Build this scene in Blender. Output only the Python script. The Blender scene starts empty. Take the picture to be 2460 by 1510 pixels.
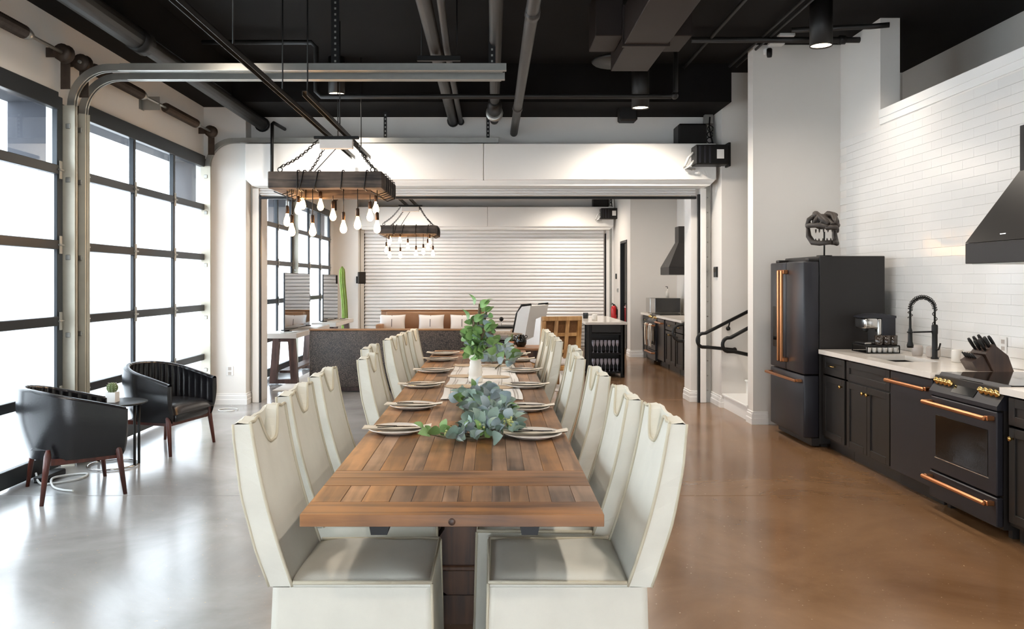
import bpy, bmesh, math, random
from mathutils import Vector, Matrix
PI = math.pi
random.seed(7)
scene = bpy.context.scene
COL = scene.collection

# ------------------------------------------------------------------ camera
cam_d = bpy.data.cameras.new('camera'); cam = bpy.data.objects.new('camera', cam_d); COL.objects.link(cam)
FPX = 1950.0; CX, CY, H = 1182.0, 675.0, 1.55
cam_d.sensor_width = 36.0; cam_d.lens = 36.0 * FPX / 2460.0
cam_d.shift_x = (1230 - CX) / 2460.0; cam_d.shift_y = -(755 - CY) / 2460.0
cam.location = (0, 0, H); cam.rotation_euler = (PI / 2, 0, 0)
cam_d.clip_start = 0.05
scene.camera = cam

# ------------------------------------------------------------------ world, exposure
SKY = 8.0
w = bpy.data.worlds.new('sky'); scene.world = w; w.use_nodes = True
bg = w.node_tree.nodes['Background']
bg.inputs['Color'].default_value = (0.84, 0.92, 1.0, 1); bg.inputs['Strength'].default_value = SKY
vs = scene.view_settings
vs.view_transform = 'Standard'; vs.look = 'None'; vs.gamma = 1.0; vs.use_curve_mapping = False
vs.exposure = 0.45
SPOT = 150.0

# ------------------------------------------------------------------ helpers
def lin(h):
    h = h.lstrip('#'); out = []
    for i in (0, 2, 4):
        c = int(h[i:i + 2], 16) / 255.0
        out.append(c / 12.92 if c <= 0.04045 else ((c + 0.055) / 1.055) ** 2.4)
    return (out[0], out[1], out[2], 1.0)

def at(px, py, Y):
    return Vector(((px - CX) * Y / FPX, Y, H - (py - CY) * Y / FPX))

def mat(name, color, rough=0.5, metal=0.0, noise=0.0, nscale=6.0, bump=0.0, bscale=60.0, coat=0.0, emit=None, estr=0.0, rnd=0.0, spec=0.5, stretch=None, bdist=0.004):
    m = bpy.data.materials.new(name); m.use_nodes = True
    nt = m.node_tree; b = nt.nodes['Principled BSDF']
    col = lin(color) if isinstance(color, str) else color
    b.inputs['Base Color'].default_value = col
    b.inputs['Roughness'].default_value = rough; b.inputs['Metallic'].default_value = metal
    b.inputs['Specular IOR Level'].default_value = spec
    if coat: b.inputs['Coat Weight'].default_value = coat; b.inputs['Coat Roughness'].default_value = 0.08
    if emit: b.inputs['Emission Color'].default_value = lin(emit); b.inputs['Emission Strength'].default_value = estr
    tc = None
    if noise or bump or rnd:
        tc = nt.nodes.new('ShaderNodeTexCoord'); mp = nt.nodes.new('ShaderNodeMapping')
        nt.links.new(tc.outputs['Object'], mp.inputs['Vector'])
        if stretch: mp.inputs['Scale'].default_value = stretch
    if noise or rnd:
        hsv = nt.nodes.new('ShaderNodeHueSaturation'); hsv.inputs['Color'].default_value = col
        nt.links.new(hsv.outputs['Color'], b.inputs['Base Color'])
        n = nt.nodes.new('ShaderNodeTexNoise'); n.inputs['Scale'].default_value = nscale; n.inputs['Detail'].default_value = 6
        nt.links.new(mp.outputs['Vector'], n.inputs['Vector'])
        mr = nt.nodes.new('ShaderNodeMapRange'); mr.inputs[1].default_value = 0.25; mr.inputs[2].default_value = 0.75
        mr.inputs[3].default_value = 1 - noise; mr.inputs[4].default_value = 1 + noise
        nt.links.new(n.outputs['Fac'], mr.inputs[0])
        if rnd:
            oi = nt.nodes.new('ShaderNodeObjectInfo'); m2 = nt.nodes.new('ShaderNodeMapRange')
            m2.inputs[3].default_value = 1 - rnd; m2.inputs[4].default_value = 1 + rnd
            nt.links.new(oi.outputs['Random'], m2.inputs[0])
            mul = nt.nodes.new('ShaderNodeMath'); mul.operation = 'MULTIPLY'
            nt.links.new(mr.outputs[0], mul.inputs[0]); nt.links.new(m2.outputs[0], mul.inputs[1])
            nt.links.new(mul.outputs[0], hsv.inputs['Value'])
        else:
            nt.links.new(mr.outputs[0], hsv.inputs['Value'])
    if bump:
        n2 = nt.nodes.new('ShaderNodeTexNoise'); n2.inputs['Scale'].default_value = bscale; n2.inputs['Detail'].default_value = 4
        nt.links.new(mp.outputs['Vector'], n2.inputs['Vector'])
        bp = nt.nodes.new('ShaderNodeBump'); bp.inputs['Strength'].default_value = bump; bp.inputs['Distance'].default_value = bdist
        nt.links.new(n2.outputs['Fac'], bp.inputs['Height']); nt.links.new(bp.outputs['Normal'], b.inputs['Normal'])
    return m

def wood(name, light, dark, axis='y', rough=0.45, scale=1.0, rnd=0.25, bump=0.35, sat=1.0):
    m = bpy.data.materials.new(name); m.use_nodes = True
    nt = m.node_tree; b = nt.nodes['Principled BSDF']; L = nt.links.new
    tc = nt.nodes.new('ShaderNodeTexCoord'); oi = nt.nodes.new('ShaderNodeObjectInfo')
    add = nt.nodes.new('ShaderNodeVectorMath'); add.operation = 'ADD'
    sc = nt.nodes.new('ShaderNodeVectorMath'); sc.operation = 'SCALE'; sc.inputs[0].default_value = (13, 7, 5)
    L(oi.outputs['Random'], sc.inputs['Scale']); L(tc.outputs['Object'], add.inputs[0]); L(sc.outputs[0], add.inputs[1])
    mp = nt.nodes.new('ShaderNodeMapping'); k = {'x': (1.3, 22, 22), 'y': (22, 1.3, 22), 'z': (22, 22, 1.3)}[axis]
    mp.inputs['Scale'].default_value = tuple(a * scale for a in k); L(add.outputs[0], mp.inputs['Vector'])
    n = nt.nodes.new('ShaderNodeTexNoise'); n.inputs['Scale'].default_value = 1.0; n.inputs['Detail'].default_value = 8; n.inputs['Distortion'].default_value = 0.7
    L(mp.outputs[0], n.inputs['Vector'])
    n3 = nt.nodes.new('ShaderNodeTexNoise'); n3.inputs['Scale'].default_value = 3.0 * scale; n3.inputs['Detail'].default_value = 3
    L(add.outputs[0], n3.inputs['Vector'])
    mx = nt.nodes.new('ShaderNodeMath'); mx.operation = 'MULTIPLY_ADD'; mx.inputs[1].default_value = 0.5
    m3 = nt.nodes.new('ShaderNodeMath'); m3.operation = 'MULTIPLY'; m3.inputs[1].default_value = 0.54
    L(n3.outputs['Fac'], m3.inputs[0]); L(n.outputs['Fac'], mx.inputs[0]); L(m3.outputs[0], mx.inputs[2])
    cr = nt.nodes.new('ShaderNodeValToRGB'); e = cr.color_ramp.elements
    e[0].position = 0.40; e[0].color = lin(dark); e[1].position = 0.62; e[1].color = lin(light)
    L(mx.outputs[0], cr.inputs['Fac'])
    hsv = nt.nodes.new('ShaderNodeHueSaturation'); L(cr.outputs['Color'], hsv.inputs['Color']); hsv.inputs['Saturation'].default_value = sat
    m2 = nt.nodes.new('ShaderNodeMapRange'); m2.inputs[3].default_value = 1 - rnd; m2.inputs[4].default_value = 1 + rnd
    L(oi.outputs['Random'], m2.inputs[0]); L(m2.outputs[0], hsv.inputs['Value'])
    m4 = nt.nodes.new('ShaderNodeMath'); m4.operation = 'MULTIPLY'; m4.inputs[1].default_value = 7.31; m5 = nt.nodes.new('ShaderNodeMath'); m5.operation = 'FRACT'
    m6 = nt.nodes.new('ShaderNodeMapRange'); m6.inputs[3].default_value = sat * (1 - rnd); m6.inputs[4].default_value = sat * (1 + rnd * .4)
    L(oi.outputs['Random'], m4.inputs[0]); L(m4.outputs[0], m5.inputs[0]); L(m5.outputs[0], m6.inputs[0]); L(m6.outputs[0], hsv.inputs['Saturation'])
    L(hsv.outputs['Color'], b.inputs['Base Color']); b.inputs['Roughness'].default_value = rough
    bp = nt.nodes.new('ShaderNodeBump'); bp.inputs['Strength'].default_value = bump; bp.inputs['Distance'].default_value = 0.003
    L(n.outputs['Fac'], bp.inputs['Height']); L(bp.outputs['Normal'], b.inputs['Normal'])
    return m

class MB:
    def __init__(s): s.v = []; s.f = []; s.sm = []
    def add(s, vs, fs, smooth=False):
        o = len(s.v); s.v += [tuple(v) for v in vs]
        for f in fs: s.f.append([i + o for i in f]); s.sm.append(smooth)
        return s
    def box(s, x0, x1, y0, y1, z0, z1):
        v = [(x0, y0, z0), (x1, y0, z0), (x1, y1, z0), (x0, y1, z0), (x0, y0, z1), (x1, y0, z1), (x1, y1, z1), (x0, y1, z1)]
        return s.add(v, [(3, 2, 1, 0), (4, 5, 6, 7), (0, 1, 5, 4), (1, 2, 6, 5), (2, 3, 7, 6), (3, 0, 4, 7)])
    def rbox(s, x0, x1, y0, y1, z0, z1, r=0.01, seg=1):
        bm = bmesh.new(); bmesh.ops.create_cube(bm, size=1)
        for v in bm.verts:
            v.co = ((x0 + x1) / 2 + v.co.x * (x1 - x0), (y0 + y1) / 2 + v.co.y * (y1 - y0), (z0 + z1) / 2 + v.co.z * (z1 - z0))
        r = min(r, abs(x1 - x0) * .49, abs(y1 - y0) * .49, abs(z1 - z0) * .49)
        bmesh.ops.bevel(bm, geom=list(bm.edges), offset=r, segments=seg, profile=0.5, affect='EDGES')
        bm.verts.index_update()
        s.add([v.co[:] for v in bm.verts], [[v.index for v in f.verts] for f in bm.faces], seg > 1); bm.free(); return s
    def prism(s, poly, axis, a0, a1, smooth=False):
        n = len(poly)
        def P(p, a): return {'x': (a, p[0], p[1]), 'y': (p[0], a, p[1]), 'z': (p[0], p[1], a)}[axis]
        v = [P(p, a0) for p in poly] + [P(p, a1) for p in poly]
        f = [tuple(range(n)), tuple(range(2 * n - 1, n - 1, -1))]
        s.add(v, f); o = len(s.v) - 2 * n
        for i in range(n): s.f.append([o + i, o + n + i, o + n + (i + 1) % n, o + (i + 1) % n]); s.sm.append(smooth)
        return s
    def tube(s, pts, r, n=8, caps=True, closed=False):
        pts = [Vector(p) for p in pts]; m = len(pts); rs = r if isinstance(r, (list, tuple)) else [r] * m
        T = []
        for i in range(m):
            if closed: t = pts[(i + 1) % m] - pts[i - 1]
            else: t = pts[min(i + 1, m - 1)] - pts[max(i - 1, 0)]
            T.append(t.normalized())
        up = Vector((0, 0, 1)) if abs(T[0].z) < 0.9 else Vector((1, 0, 0))
        N = (up - T[0] * up.dot(T[0])).normalized(); vs = []
        for i in range(m):
            N = (N - T[i] * N.dot(T[i])).normalized(); B = T[i].cross(N)
            for k in range(n):
                a = 2 * PI * k / n; vs.append(pts[i] + (N * math.cos(a) + B * math.sin(a)) * rs[i])
        fs = []
        for i in range(m if closed else m - 1):
            j = (i + 1) % m
            for k in range(n): fs.append((i * n + k, i * n + (k + 1) % n, j * n + (k + 1) % n, j * n + k))
        s.add(vs, fs, True)
        if caps and not closed:
            o = len(s.v) - m * n
            s.f.append([o + k for k in range(n - 1, -1, -1)]); s.sm.append(False)
            s.f.append([o + (m - 1) * n + k for k in range(n)]); s.sm.append(False)
        return s
    def lathe(s, prof, n=20, c=(0, 0, 0), smooth=True, axis='z'):
        vs = []
        for r, z in prof:
            for k in range(n):
                a = 2 * PI * k / n; x, y = r * math.cos(a), r * math.sin(a)
                p = {'z': (x, y, z), 'x': (z, x, y), 'y': (y, z, x)}[axis]
                vs.append((c[0] + p[0], c[1] + p[1], c[2] + p[2]))
        fs = []
        for i in range(len(prof) - 1):
            for k in range(n): fs.append((i * n + k, i * n + (k + 1) % n, (i + 1) * n + (k + 1) % n, (i + 1) * n + k))
        s.add(vs, fs, smooth); o = len(s.v) - len(vs)
        if prof[0][0] > 1e-6: s.f.append([o + k for k in range(n - 1, -1, -1)]); s.sm.append(False)
        if prof[-1][0] > 1e-6: s.f.append([o + (len(prof) - 1) * n + k for k in range(n)]); s.sm.append(False)
        return s
    def ball(s, c, r, n=12, m=8):
        rx, ry, rz = r if isinstance(r, (list, tuple)) else (r, r, r); vs = []; fs = []
        for i in range(m + 1):
            t = PI * i / m
            for k in range(n):
                a = 2 * PI * k / n
                vs.append((c[0] + rx * math.sin(t) * math.cos(a), c[1] + ry * math.sin(t) * math.sin(a), c[2] - rz * math.cos(t)))
        for i in range(m):
            for k in range(n): fs.append((i * n + k, i * n + (k + 1) % n, (i + 1) * n + (k + 1) % n, (i + 1) * n + k))
        return s.add(vs, fs, True)
    def grid(s, fn, nu, nv, smooth=True, cu=False):
        vs = [fn(i / (nu if cu else nu - 1), j / (nv - 1)) for i in range(nu) for j in range(nv)]; fs = []
        for i in range(nu if cu else nu - 1):
            for j in range(nv - 1):
                a = i * nv + j; b = ((i + 1) % nu) * nv + j
                fs.append((a, b, b + 1, a + 1))
        return s.add(vs, fs, smooth)
    def xf(s, M, start=0):
        for i in range(start, len(s.v)): s.v[i] = tuple(M @ Vector(s.v[i]))
        return s

ORG = {}
def origin(o): return ORG.get(o.name, Vector((0, 0, 0)))
def mesh(name, mb, m, off=None):
    me = bpy.data.meshes.new(name)
    vs = mb.v if off is None else [(v[0] - off[0], v[1] - off[1], v[2] - off[2]) for v in mb.v]
    me.from_pydata(vs, [], mb.f); me.polygons.foreach_set('use_smooth', mb.sm)
    bm = bmesh.new(); bm.from_mesh(me); bmesh.ops.remove_doubles(bm, verts=bm.verts, dist=1e-5); bmesh.ops.recalc_face_normals(bm, faces=bm.faces); bm.to_mesh(me); bm.free()
    if m: me.materials.append(m)
    return me
def obj(name, mb, m, parent=None, label=None):
    """one mesh object; world coordinates are moved into the frame of the parent thing"""
    off = origin(parent) if parent else None
    o = bpy.data.objects.new(name, mesh(name, mb, m, off)); COL.objects.link(o)
    if parent: o.parent = parent; ORG[o.name] = Vector(off)
    if label: o['label'] = label
    return o
def tag(o, label, cat, group=None, kind=None):
    o['label'] = label; o['category'] = cat
    if group: o['group'] = group
    if kind: o['kind'] = kind
    return o
def top(name, mb, m, label, cat, group=None, base=None):
    """a thing that is one mesh, its origin at its base"""
    xs = [v[0] for v in mb.v]; ys = [v[1] for v in mb.v]; zs = [v[2] for v in mb.v]
    b = Vector(base) if base else Vector(((min(xs) + max(xs)) / 2, (min(ys) + max(ys)) / 2, min(zs)))
    o = bpy.data.objects.new(name, mesh(name, mb, m, b)); o.location = b; COL.objects.link(o); ORG[o.name] = b
    return tag(o, label, cat, group)
def thing(name, label, cat, loc=(0, 0, 0), group=None, kind=None):
    o = bpy.data.objects.new(name, None); o.empty_display_size = 0.1; COL.objects.link(o); o.location = loc; ORG[o.name] = Vector(loc)
    if label: o['label'] = label
    if cat: o['category'] = cat
    if group: o['group'] = group
    if kind: o['kind'] = kind
    return o
def setting(name, mb, m, parent=None):
    o = obj(name, mb, m, parent)
    if not parent: o['kind'] = 'structure'
    return o
KIDS = {}
def kids(o): return [c for c in bpy.data.objects if c.parent is o]
def dup(src, loc, rz=None, label=None, cache={}):
    if src.name not in cache:
        cache[src.name] = [(c, kids(c)) for c in kids(src)]
    r = src.copy(); COL.objects.link(r); r.location = loc
    if rz is not None: r.rotation_euler = (0, 0, rz)
    if label: r['label'] = label
    for c, gs in cache[src.name]:
        k = c.copy(); COL.objects.link(k); k.parent = r
        for g in gs:
            d = g.copy(); COL.objects.link(d); d.parent = k
    return r
def smooth(pts, k=6):
    P = [Vector(p) for p in pts]; out = []
    for i in range(len(P) - 1):
        p0, p1, p2, p3 = P[max(i - 1, 0)], P[i], P[i + 1], P[min(i + 2, len(P) - 1)]
        for j in range(k):
            t = j / k; out.append(.5 * (2 * p1 + (p2 - p0) * t + (2 * p0 - 5 * p1 + 4 * p2 - p3) * t * t + (3 * p1 - p0 - 3 * p2 + p3) * t ** 3))
    return out + [P[-1]]
def rotz_about(mb, c, a, start=0):
    M = Matrix.Translation(Vector(c)) @ Matrix.Rotation(a, 4, 'Z') @ Matrix.Translation(-Vector(c)); return mb.xf(M, start)
def arc(c, r, a0, a1, n, plane='xz', k=0.0):
    out = []
    for i in range(n + 1):
        a = a0 + (a1 - a0) * i / n; p, q = c[0] + r * math.cos(a), c[1] + r * math.sin(a)
        out.append({'xz': (p, k, q), 'xy': (p, q, k), 'yz': (k, p, q)}[plane])
    return out

# ------------------------------------------------------------------ materials
M = {}
M['wall'] = mat('white_wall_paint', '#e6e2dc', 0.55, noise=0.02, nscale=2, bump=0.05, bscale=120)
M['wallgrey'] = mat('warm_white_paint', '#d9d4cd', 0.6, noise=0.02, nscale=2, bump=0.05, bscale=120)
M['trim'] = mat('white_gloss_trim', '#ecebe8', 0.3)
M['panel'] = mat('white_metal_panel', '#e9e7e2', 0.3, noise=0.01, nscale=3)
M['slat'] = mat('white_metal_slat', '#ebebea', 0.35)
M['tile'] = mat('white_glazed_tile', '#e9e7e3', 0.12, rnd=0.015, bump=0.08, bscale=14)
M['grout'] = mat('pale_grout', '#dad6d0', 0.8)
M['black'] = mat('black_ceiling_paint', '#0d0c0c', 0.85, noise=0.2, nscale=3, spec=0.2)
M['blackpipe'] = mat('black_painted_pipe', '#171615', 0.5, noise=0.15, nscale=8)
M['greypipe'] = mat('worn_black_pipe', '#302d2a', 0.5, noise=0.25, nscale=5)
M['duct'] = mat('dark_brown_duct', '#241c19', 0.6, noise=0.15, nscale=4, spec=.3)
M['frame'] = mat('dark_grey_aluminium', '#33373b', 0.38, metal=0.5)
M['blackframe'] = mat('black_aluminium', '#15171a', 0.4, metal=0.3)
M['galv'] = mat('galvanised_steel', '#a9a8a2', 0.38, metal=0.85, noise=0.08, nscale=10)
M['cream_steel'] = mat('pale_galvanised_angle', '#c6c2b3', 0.45, metal=0.35, noise=0.08, nscale=9)
M['spring'] = mat('brown_spring_steel', '#4b4038', 0.5, metal=0.6, noise=0.2, nscale=20)
M['iron'] = mat('black_iron', '#121212', 0.45, metal=0.3)
M['cab'] = mat('black_cabinet_paint', '#1c1917', 0.42, noise=0.1, nscale=5)
M['appl'] = mat('matte_black_appliance', '#24242a', 0.38, metal=0.15)
M['appl2'] = mat('dark_appliance_side', '#1a1614', 0.5)
M['glassblack'] = mat('black_glass', '#0b0a09', 0.06, spec=0.6)
M['copper'] = mat('brushed_copper', '#c98a5e', 0.28, metal=1.0)
M['brass'] = mat('polished_brass', '#d9b673', 0.2, metal=1.0)
M['chrome'] = mat('brushed_chrome', '#c9c7c4', 0.2, metal=1.0)
M['counter'] = mat('pale_marble', '#ece4da', 0.14, noise=0.05, nscale=5)
M['linen'] = mat('cream_linen', '#dcdace', 0.85, noise=0.04, nscale=9, bump=0.25, bscale=260, bdist=0.002)
M['seam'] = mat('linen_piping', '#c6bea8', 0.85, bump=0.3, bscale=300)
M['leather'] = mat('black_leather', '#17171a', 0.27, noise=0.2, nscale=9, bump=0.25, bscale=90, bdist=0.002)
M['walnut'] = wood('reddish_walnut', '#5b2a1e', '#34140f', 'z', 0.32, rnd=0.05)
M['tableY'] = wood('reclaimed_plank_lengthways', '#a0744c', '#5a402c', 'y', 0.42, 1.0, 0.30)
M['tableX'] = wood('reclaimed_plank_crossways', '#99693f', '#5b3f2a', 'x', 0.42, 1.0, 0.15)
M['tabledark'] = wood('dark_stained_pine', '#63412a', '#2c1a10', 'z', 0.45, 1.0, 0.1)
M['beamX'] = wood('weathered_beam_crossways', '#6b5c50', '#2d2622', 'x', 0.8, 1.2, 0.1, 0.6)
M['beamY'] = wood('weathered_beam_lengthways', '#6b5c50', '#2d2622', 'y', 0.8, 1.2, 0.1, 0.6)
M['paleplank'] = wood('pale_wood', '#c59a63', '#8d6233', 'z', 0.5, 1.0, 0.1)
M['grey_slab'] = mat('pale_stone_top', '#d8d4ce', 0.3, noise=0.04)
M['consolewood'] = wood('dark_console_wood', '#5a423c', '#33231f', 'z', 0.45, 1.0, 0.1)
M['tan'] = mat('tan_leather', '#9a7353', 0.42, noise=0.1, nscale=4, bump=0.1, bscale=70)
M['white_cloth'] = mat('white_cloth', '#e9e6e2', 0.85, bump=0.2, bscale=160)
M['ceramic'] = mat('white_ceramic', '#e6e1d8', 0.25, noise=0.02)
M['plate'] = mat('white_glazed_plate', '#e8e3dc', 0.15)
M['napkin'] = mat('cream_napkin_cloth', '#e2d8c8', 0.85, bump=0.2, bscale=200)
M['cutlery'] = mat('black_cutlery_metal', '#2b2724', 0.25, metal=0.9)
M['leaf'] = mat('eucalyptus_leaf', '#8aa195', 0.5, noise=0.12, nscale=18, rnd=0.4)
M['leafblue'] = mat('silver_blue_leaf', '#93a3a8', 0.5, noise=0.12, nscale=18, rnd=0.35)
M['leafgreen'] = mat('bright_green_leaf', '#7ba060', 0.45, noise=0.12, nscale=18, rnd=0.25)
M['berry'] = mat('pale_green_seed', '#b9c07f', 0.5)
M['stem'] = mat('brown_green_stem', '#5a5138', 0.6)
M['cactus'] = mat('green_cactus', '#5c6b40', 0.6, noise=0.2, nscale=20)
M['cactus2'] = mat('yellow_green_cactus', '#6d8436', 0.6, noise=0.25, nscale=9)
M['matte_white'] = mat('matte_white', '#e4e2de', 0.5)
M['red'] = mat('red_enamel', '#b3161c', 0.25)
M['stonegrey'] = mat('grey_stoneware', '#b3aaa2', 0.4, noise=0.08)
M['clay'] = mat('terracotta', '#a5694a', 0.6)
M['skull'] = mat('dark_fossil_resin', '#3a332e', 0.55, noise=0.2, nscale=14, bump=0.5, bscale=60)
M['knifewood'] = wood('dark_walnut_block', '#4d382d', '#2c1f19', 'z', 0.4, 1.0, 0.05)
M['rubber'] = mat('white_rubber_cable', '#dcdcd8', 0.5)
M['paper'] = mat('white_paper', '#ecebe8', 0.7)
M['rug'] = mat('white_wool_rug', '#e6e3de', 0.95, bump=0.5, bscale=120)
M['hood'] = mat('hood_black_brown', '#100c0a', 0.4)
M['smoke'] = mat('smoky_glass', '#3a322c', 0.08, spec=0.8)
M['socket'] = mat('bronze_socket', '#3d2c20', 0.4, metal=0.7)
M['bulb'] = mat('lit_filament_bulb', '#ffd9a0', 0.2, emit='#ffc27d', estr=38.0)
M['lamp'] = mat('lit_lamp_lens', '#fff0d8', 0.3, emit='#ffe6c4', estr=7.0)
M['stem_glass'] = mat('grey_stemware_glass', '#b9b6c4', 0.1, spec=0.8)
M['mirror'] = mat('mirror_glass', '#8f9398', 0.02, metal=1.0)
M['ext'] = mat('dark_exterior_masonry', '#45474e', 0.85, noise=0.1, nscale=4)
M['concrete_out'] = mat('pale_concrete', '#a9a7a4', 0.85, noise=0.08, nscale=2)

def croc():
    m = mat('embossed_crocodile_leather', '#4a403b', 0.42); nt = m.node_tree; b = nt.nodes['Principled BSDF']; L = nt.links.new
    tc = nt.nodes.new('ShaderNodeTexCoord'); mp = nt.nodes.new('ShaderNodeMapping'); mp.inputs['Scale'].default_value = (44, 44, 58)
    v = nt.nodes.new('ShaderNodeTexVoronoi'); v.inputs['Scale'].default_value = 1.0; v.feature = 'DISTANCE_TO_EDGE'
    L(tc.outputs['Object'], mp.inputs['Vector']); L(mp.outputs[0], v.inputs['Vector'])
    cr = nt.nodes.new('ShaderNodeValToRGB'); e = cr.color_ramp.elements; e[0].position = 0.02; e[0].color = lin('#191514'); e[1].position = 0.22; e[1].color = lin('#5b5049')
    n = nt.nodes.new('ShaderNodeTexNoise'); n.inputs['Scale'].default_value = 3; L(tc.outputs['Object'], n.inputs['Vector'])
    mr = nt.nodes.new('ShaderNodeMapRange'); mr.inputs[1].default_value = .3; mr.inputs[2].default_value = .7; mr.inputs[3].default_value = .6; mr.inputs[4].default_value = 1.2
    hs = nt.nodes.new('ShaderNodeHueSaturation'); L(n.outputs['Fac'], mr.inputs[0]); L(mr.outputs[0], hs.inputs['Value'])
    L(v.outputs['Distance'], cr.inputs['Fac']); L(cr.outputs['Color'], hs.inputs['Color']); L(hs.outputs['Color'], b.inputs['Base Color'])
    bp = nt.nodes.new('ShaderNodeBump'); bp.inputs['Strength'].default_value = .7; bp.inputs['Distance'].default_value = .01
    L(cr.outputs['Color'], bp.inputs['Height']); L(bp.outputs['Normal'], b.inputs['Normal']); return m
M['croc'] = croc()

def floor_mat():
    m = bpy.data.materials.new('polished_mottled_concrete'); m.use_nodes = True; nt = m.node_tree; b = nt.nodes['Principled BSDF']; L = nt.links.new
    tc = nt.nodes.new('ShaderNodeTexCoord')
    n1 = nt.nodes.new('ShaderNodeTexNoise'); n1.inputs['Scale'].default_value = 0.9; n1.inputs['Detail'].default_value = 9; n1.inputs['Roughness'].default_value = .62; n1.inputs['Distortion'].default_value = .6
    n2 = nt.nodes.new('ShaderNodeTexNoise'); n2.inputs['Scale'].default_value = 46; n2.inputs['Detail'].default_value = 3
    L(tc.outputs['Object'], n1.inputs['Vector']); L(tc.outputs['Object'], n2.inputs['Vector'])
    cr = nt.nodes.new('ShaderNodeValToRGB'); e = cr.color_ramp.elements
    e[0].position = .3; e[0].color = lin('#6f5136'); e[1].position = .72; e[1].color = lin('#967454')
    L(n1.outputs['Fac'], cr.inputs['Fac'])
    # grey concrete tone on the window side, brown on the kitchen side, noise between
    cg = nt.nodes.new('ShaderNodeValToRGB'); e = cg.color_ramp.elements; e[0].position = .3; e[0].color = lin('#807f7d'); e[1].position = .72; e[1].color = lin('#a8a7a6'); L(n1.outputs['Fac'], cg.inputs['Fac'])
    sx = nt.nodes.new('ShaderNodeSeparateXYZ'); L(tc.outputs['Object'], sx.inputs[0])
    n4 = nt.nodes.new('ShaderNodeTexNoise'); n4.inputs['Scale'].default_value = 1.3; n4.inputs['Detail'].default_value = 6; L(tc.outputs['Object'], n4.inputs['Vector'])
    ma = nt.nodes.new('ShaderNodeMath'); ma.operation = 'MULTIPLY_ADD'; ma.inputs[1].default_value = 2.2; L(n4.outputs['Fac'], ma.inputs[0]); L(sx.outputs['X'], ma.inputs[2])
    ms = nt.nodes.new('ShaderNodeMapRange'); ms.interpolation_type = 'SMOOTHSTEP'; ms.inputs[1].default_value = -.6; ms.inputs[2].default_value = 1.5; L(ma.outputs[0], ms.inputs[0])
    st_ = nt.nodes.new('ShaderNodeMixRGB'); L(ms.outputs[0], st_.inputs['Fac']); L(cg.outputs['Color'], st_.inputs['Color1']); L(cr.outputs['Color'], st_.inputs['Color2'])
    sp = nt.nodes.new('ShaderNodeValToRGB'); e = sp.color_ramp.elements; e[0].position = .69; e[0].color = (0, 0, 0, 1); e[1].position = .76; e[1].color = (1, 1, 1, 1)
    L(n2.outputs['Fac'], sp.inputs['Fac'])
    mx = nt.nodes.new('ShaderNodeMixRGB'); mx.inputs['Color2'].default_value = lin('#c7ac8a'); L(sp.outputs['Color'], mx.inputs['Fac']); L(st_.outputs[0], mx.inputs['Color1'])
    L(mx.outputs[0], b.inputs['Base Color'])
    mr = nt.nodes.new('ShaderNodeMapRange'); mr.inputs[3].default_value = .11; mr.inputs[4].default_value = .25; L(n1.outputs['Fac'], mr.inputs[0]); L(mr.outputs[0], b.inputs['Roughness'])
    b.inputs['Specular IOR Level'].default_value = 0.62
    bp = nt.nodes.new('ShaderNodeBump'); bp.inputs['Strength'].default_value = .05; bp.inputs['Distance'].default_value = .01
    n3 = nt.nodes.new('ShaderNodeTexNoise'); n3.inputs['Scale'].default_value = 2.4; L(tc.outputs['Object'], n3.inputs['Vector'])
    L(n3.outputs['Fac'], bp.inputs['Height']); L(bp.outputs['Normal'], b.inputs['Normal'])
    return m
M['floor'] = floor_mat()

def pane_mat(name, frosted):
    m = bpy.data.materials.new(name); m.use_nodes = True; nt = m.node_tree; nt.nodes.clear(); L = nt.links.new
    out = nt.nodes.new('ShaderNodeOutputMaterial'); fr = nt.nodes.new('ShaderNodeFresnel'); fr.inputs['IOR'].default_value = 1.45
    gl = nt.nodes.new('ShaderNodeBsdfGlossy'); gl.inputs['Roughness'].default_value = .12 if frosted else .01
    mix = nt.nodes.new('ShaderNodeMixShader'); L(fr.outputs[0], mix.inputs[0]); L(gl.outputs[0], mix.inputs[2])
    ge = nt.nodes.new('ShaderNodeNewGeometry'); mr = nt.nodes.new('ShaderNodeMapRange'); mr.inputs[3].default_value = 1.45; mr.inputs[4].default_value = 1 / 1.45
    L(ge.outputs['Backfacing'], mr.inputs[0]); L(mr.outputs[0], fr.inputs['IOR'])
    if frosted:
        tr = nt.nodes.new('ShaderNodeBsdfTranslucent'); tr.inputs['Color'].default_value = (.93, .95, .96, 1); L(tr.outputs[0], mix.inputs[1])
    else:
        tr = nt.nodes.new('ShaderNodeBsdfTransparent'); tr.inputs['Color'].default_value = (.93, .95, .96, 1); L(tr.outputs[0], mix.inputs[1])
    L(mix.outputs[0], out.inputs['Surface']); return m
M['frost'] = pane_mat('frosted_glass', True)
M['clear'] = pane_mat('clear_glass', False)

# ================================================================== SETTING
WX = -3.63            # inner face of the window wall
KX = 3.78             # tiled kitchen wall
CZ = 4.11             # ceiling
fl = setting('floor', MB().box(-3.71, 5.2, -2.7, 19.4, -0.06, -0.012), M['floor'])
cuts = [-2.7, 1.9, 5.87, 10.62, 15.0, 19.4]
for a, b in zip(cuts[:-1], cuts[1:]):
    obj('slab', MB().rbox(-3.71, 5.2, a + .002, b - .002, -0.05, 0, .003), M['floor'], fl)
setting('ceiling', MB().box(-4.0, 5.3, -2.7, 19.4, CZ, CZ + .1), M['black'])
setting('ground', MB().box(-30, -3.71, -12, 32, -0.25, -0.1), M['concrete_out'])

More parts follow.
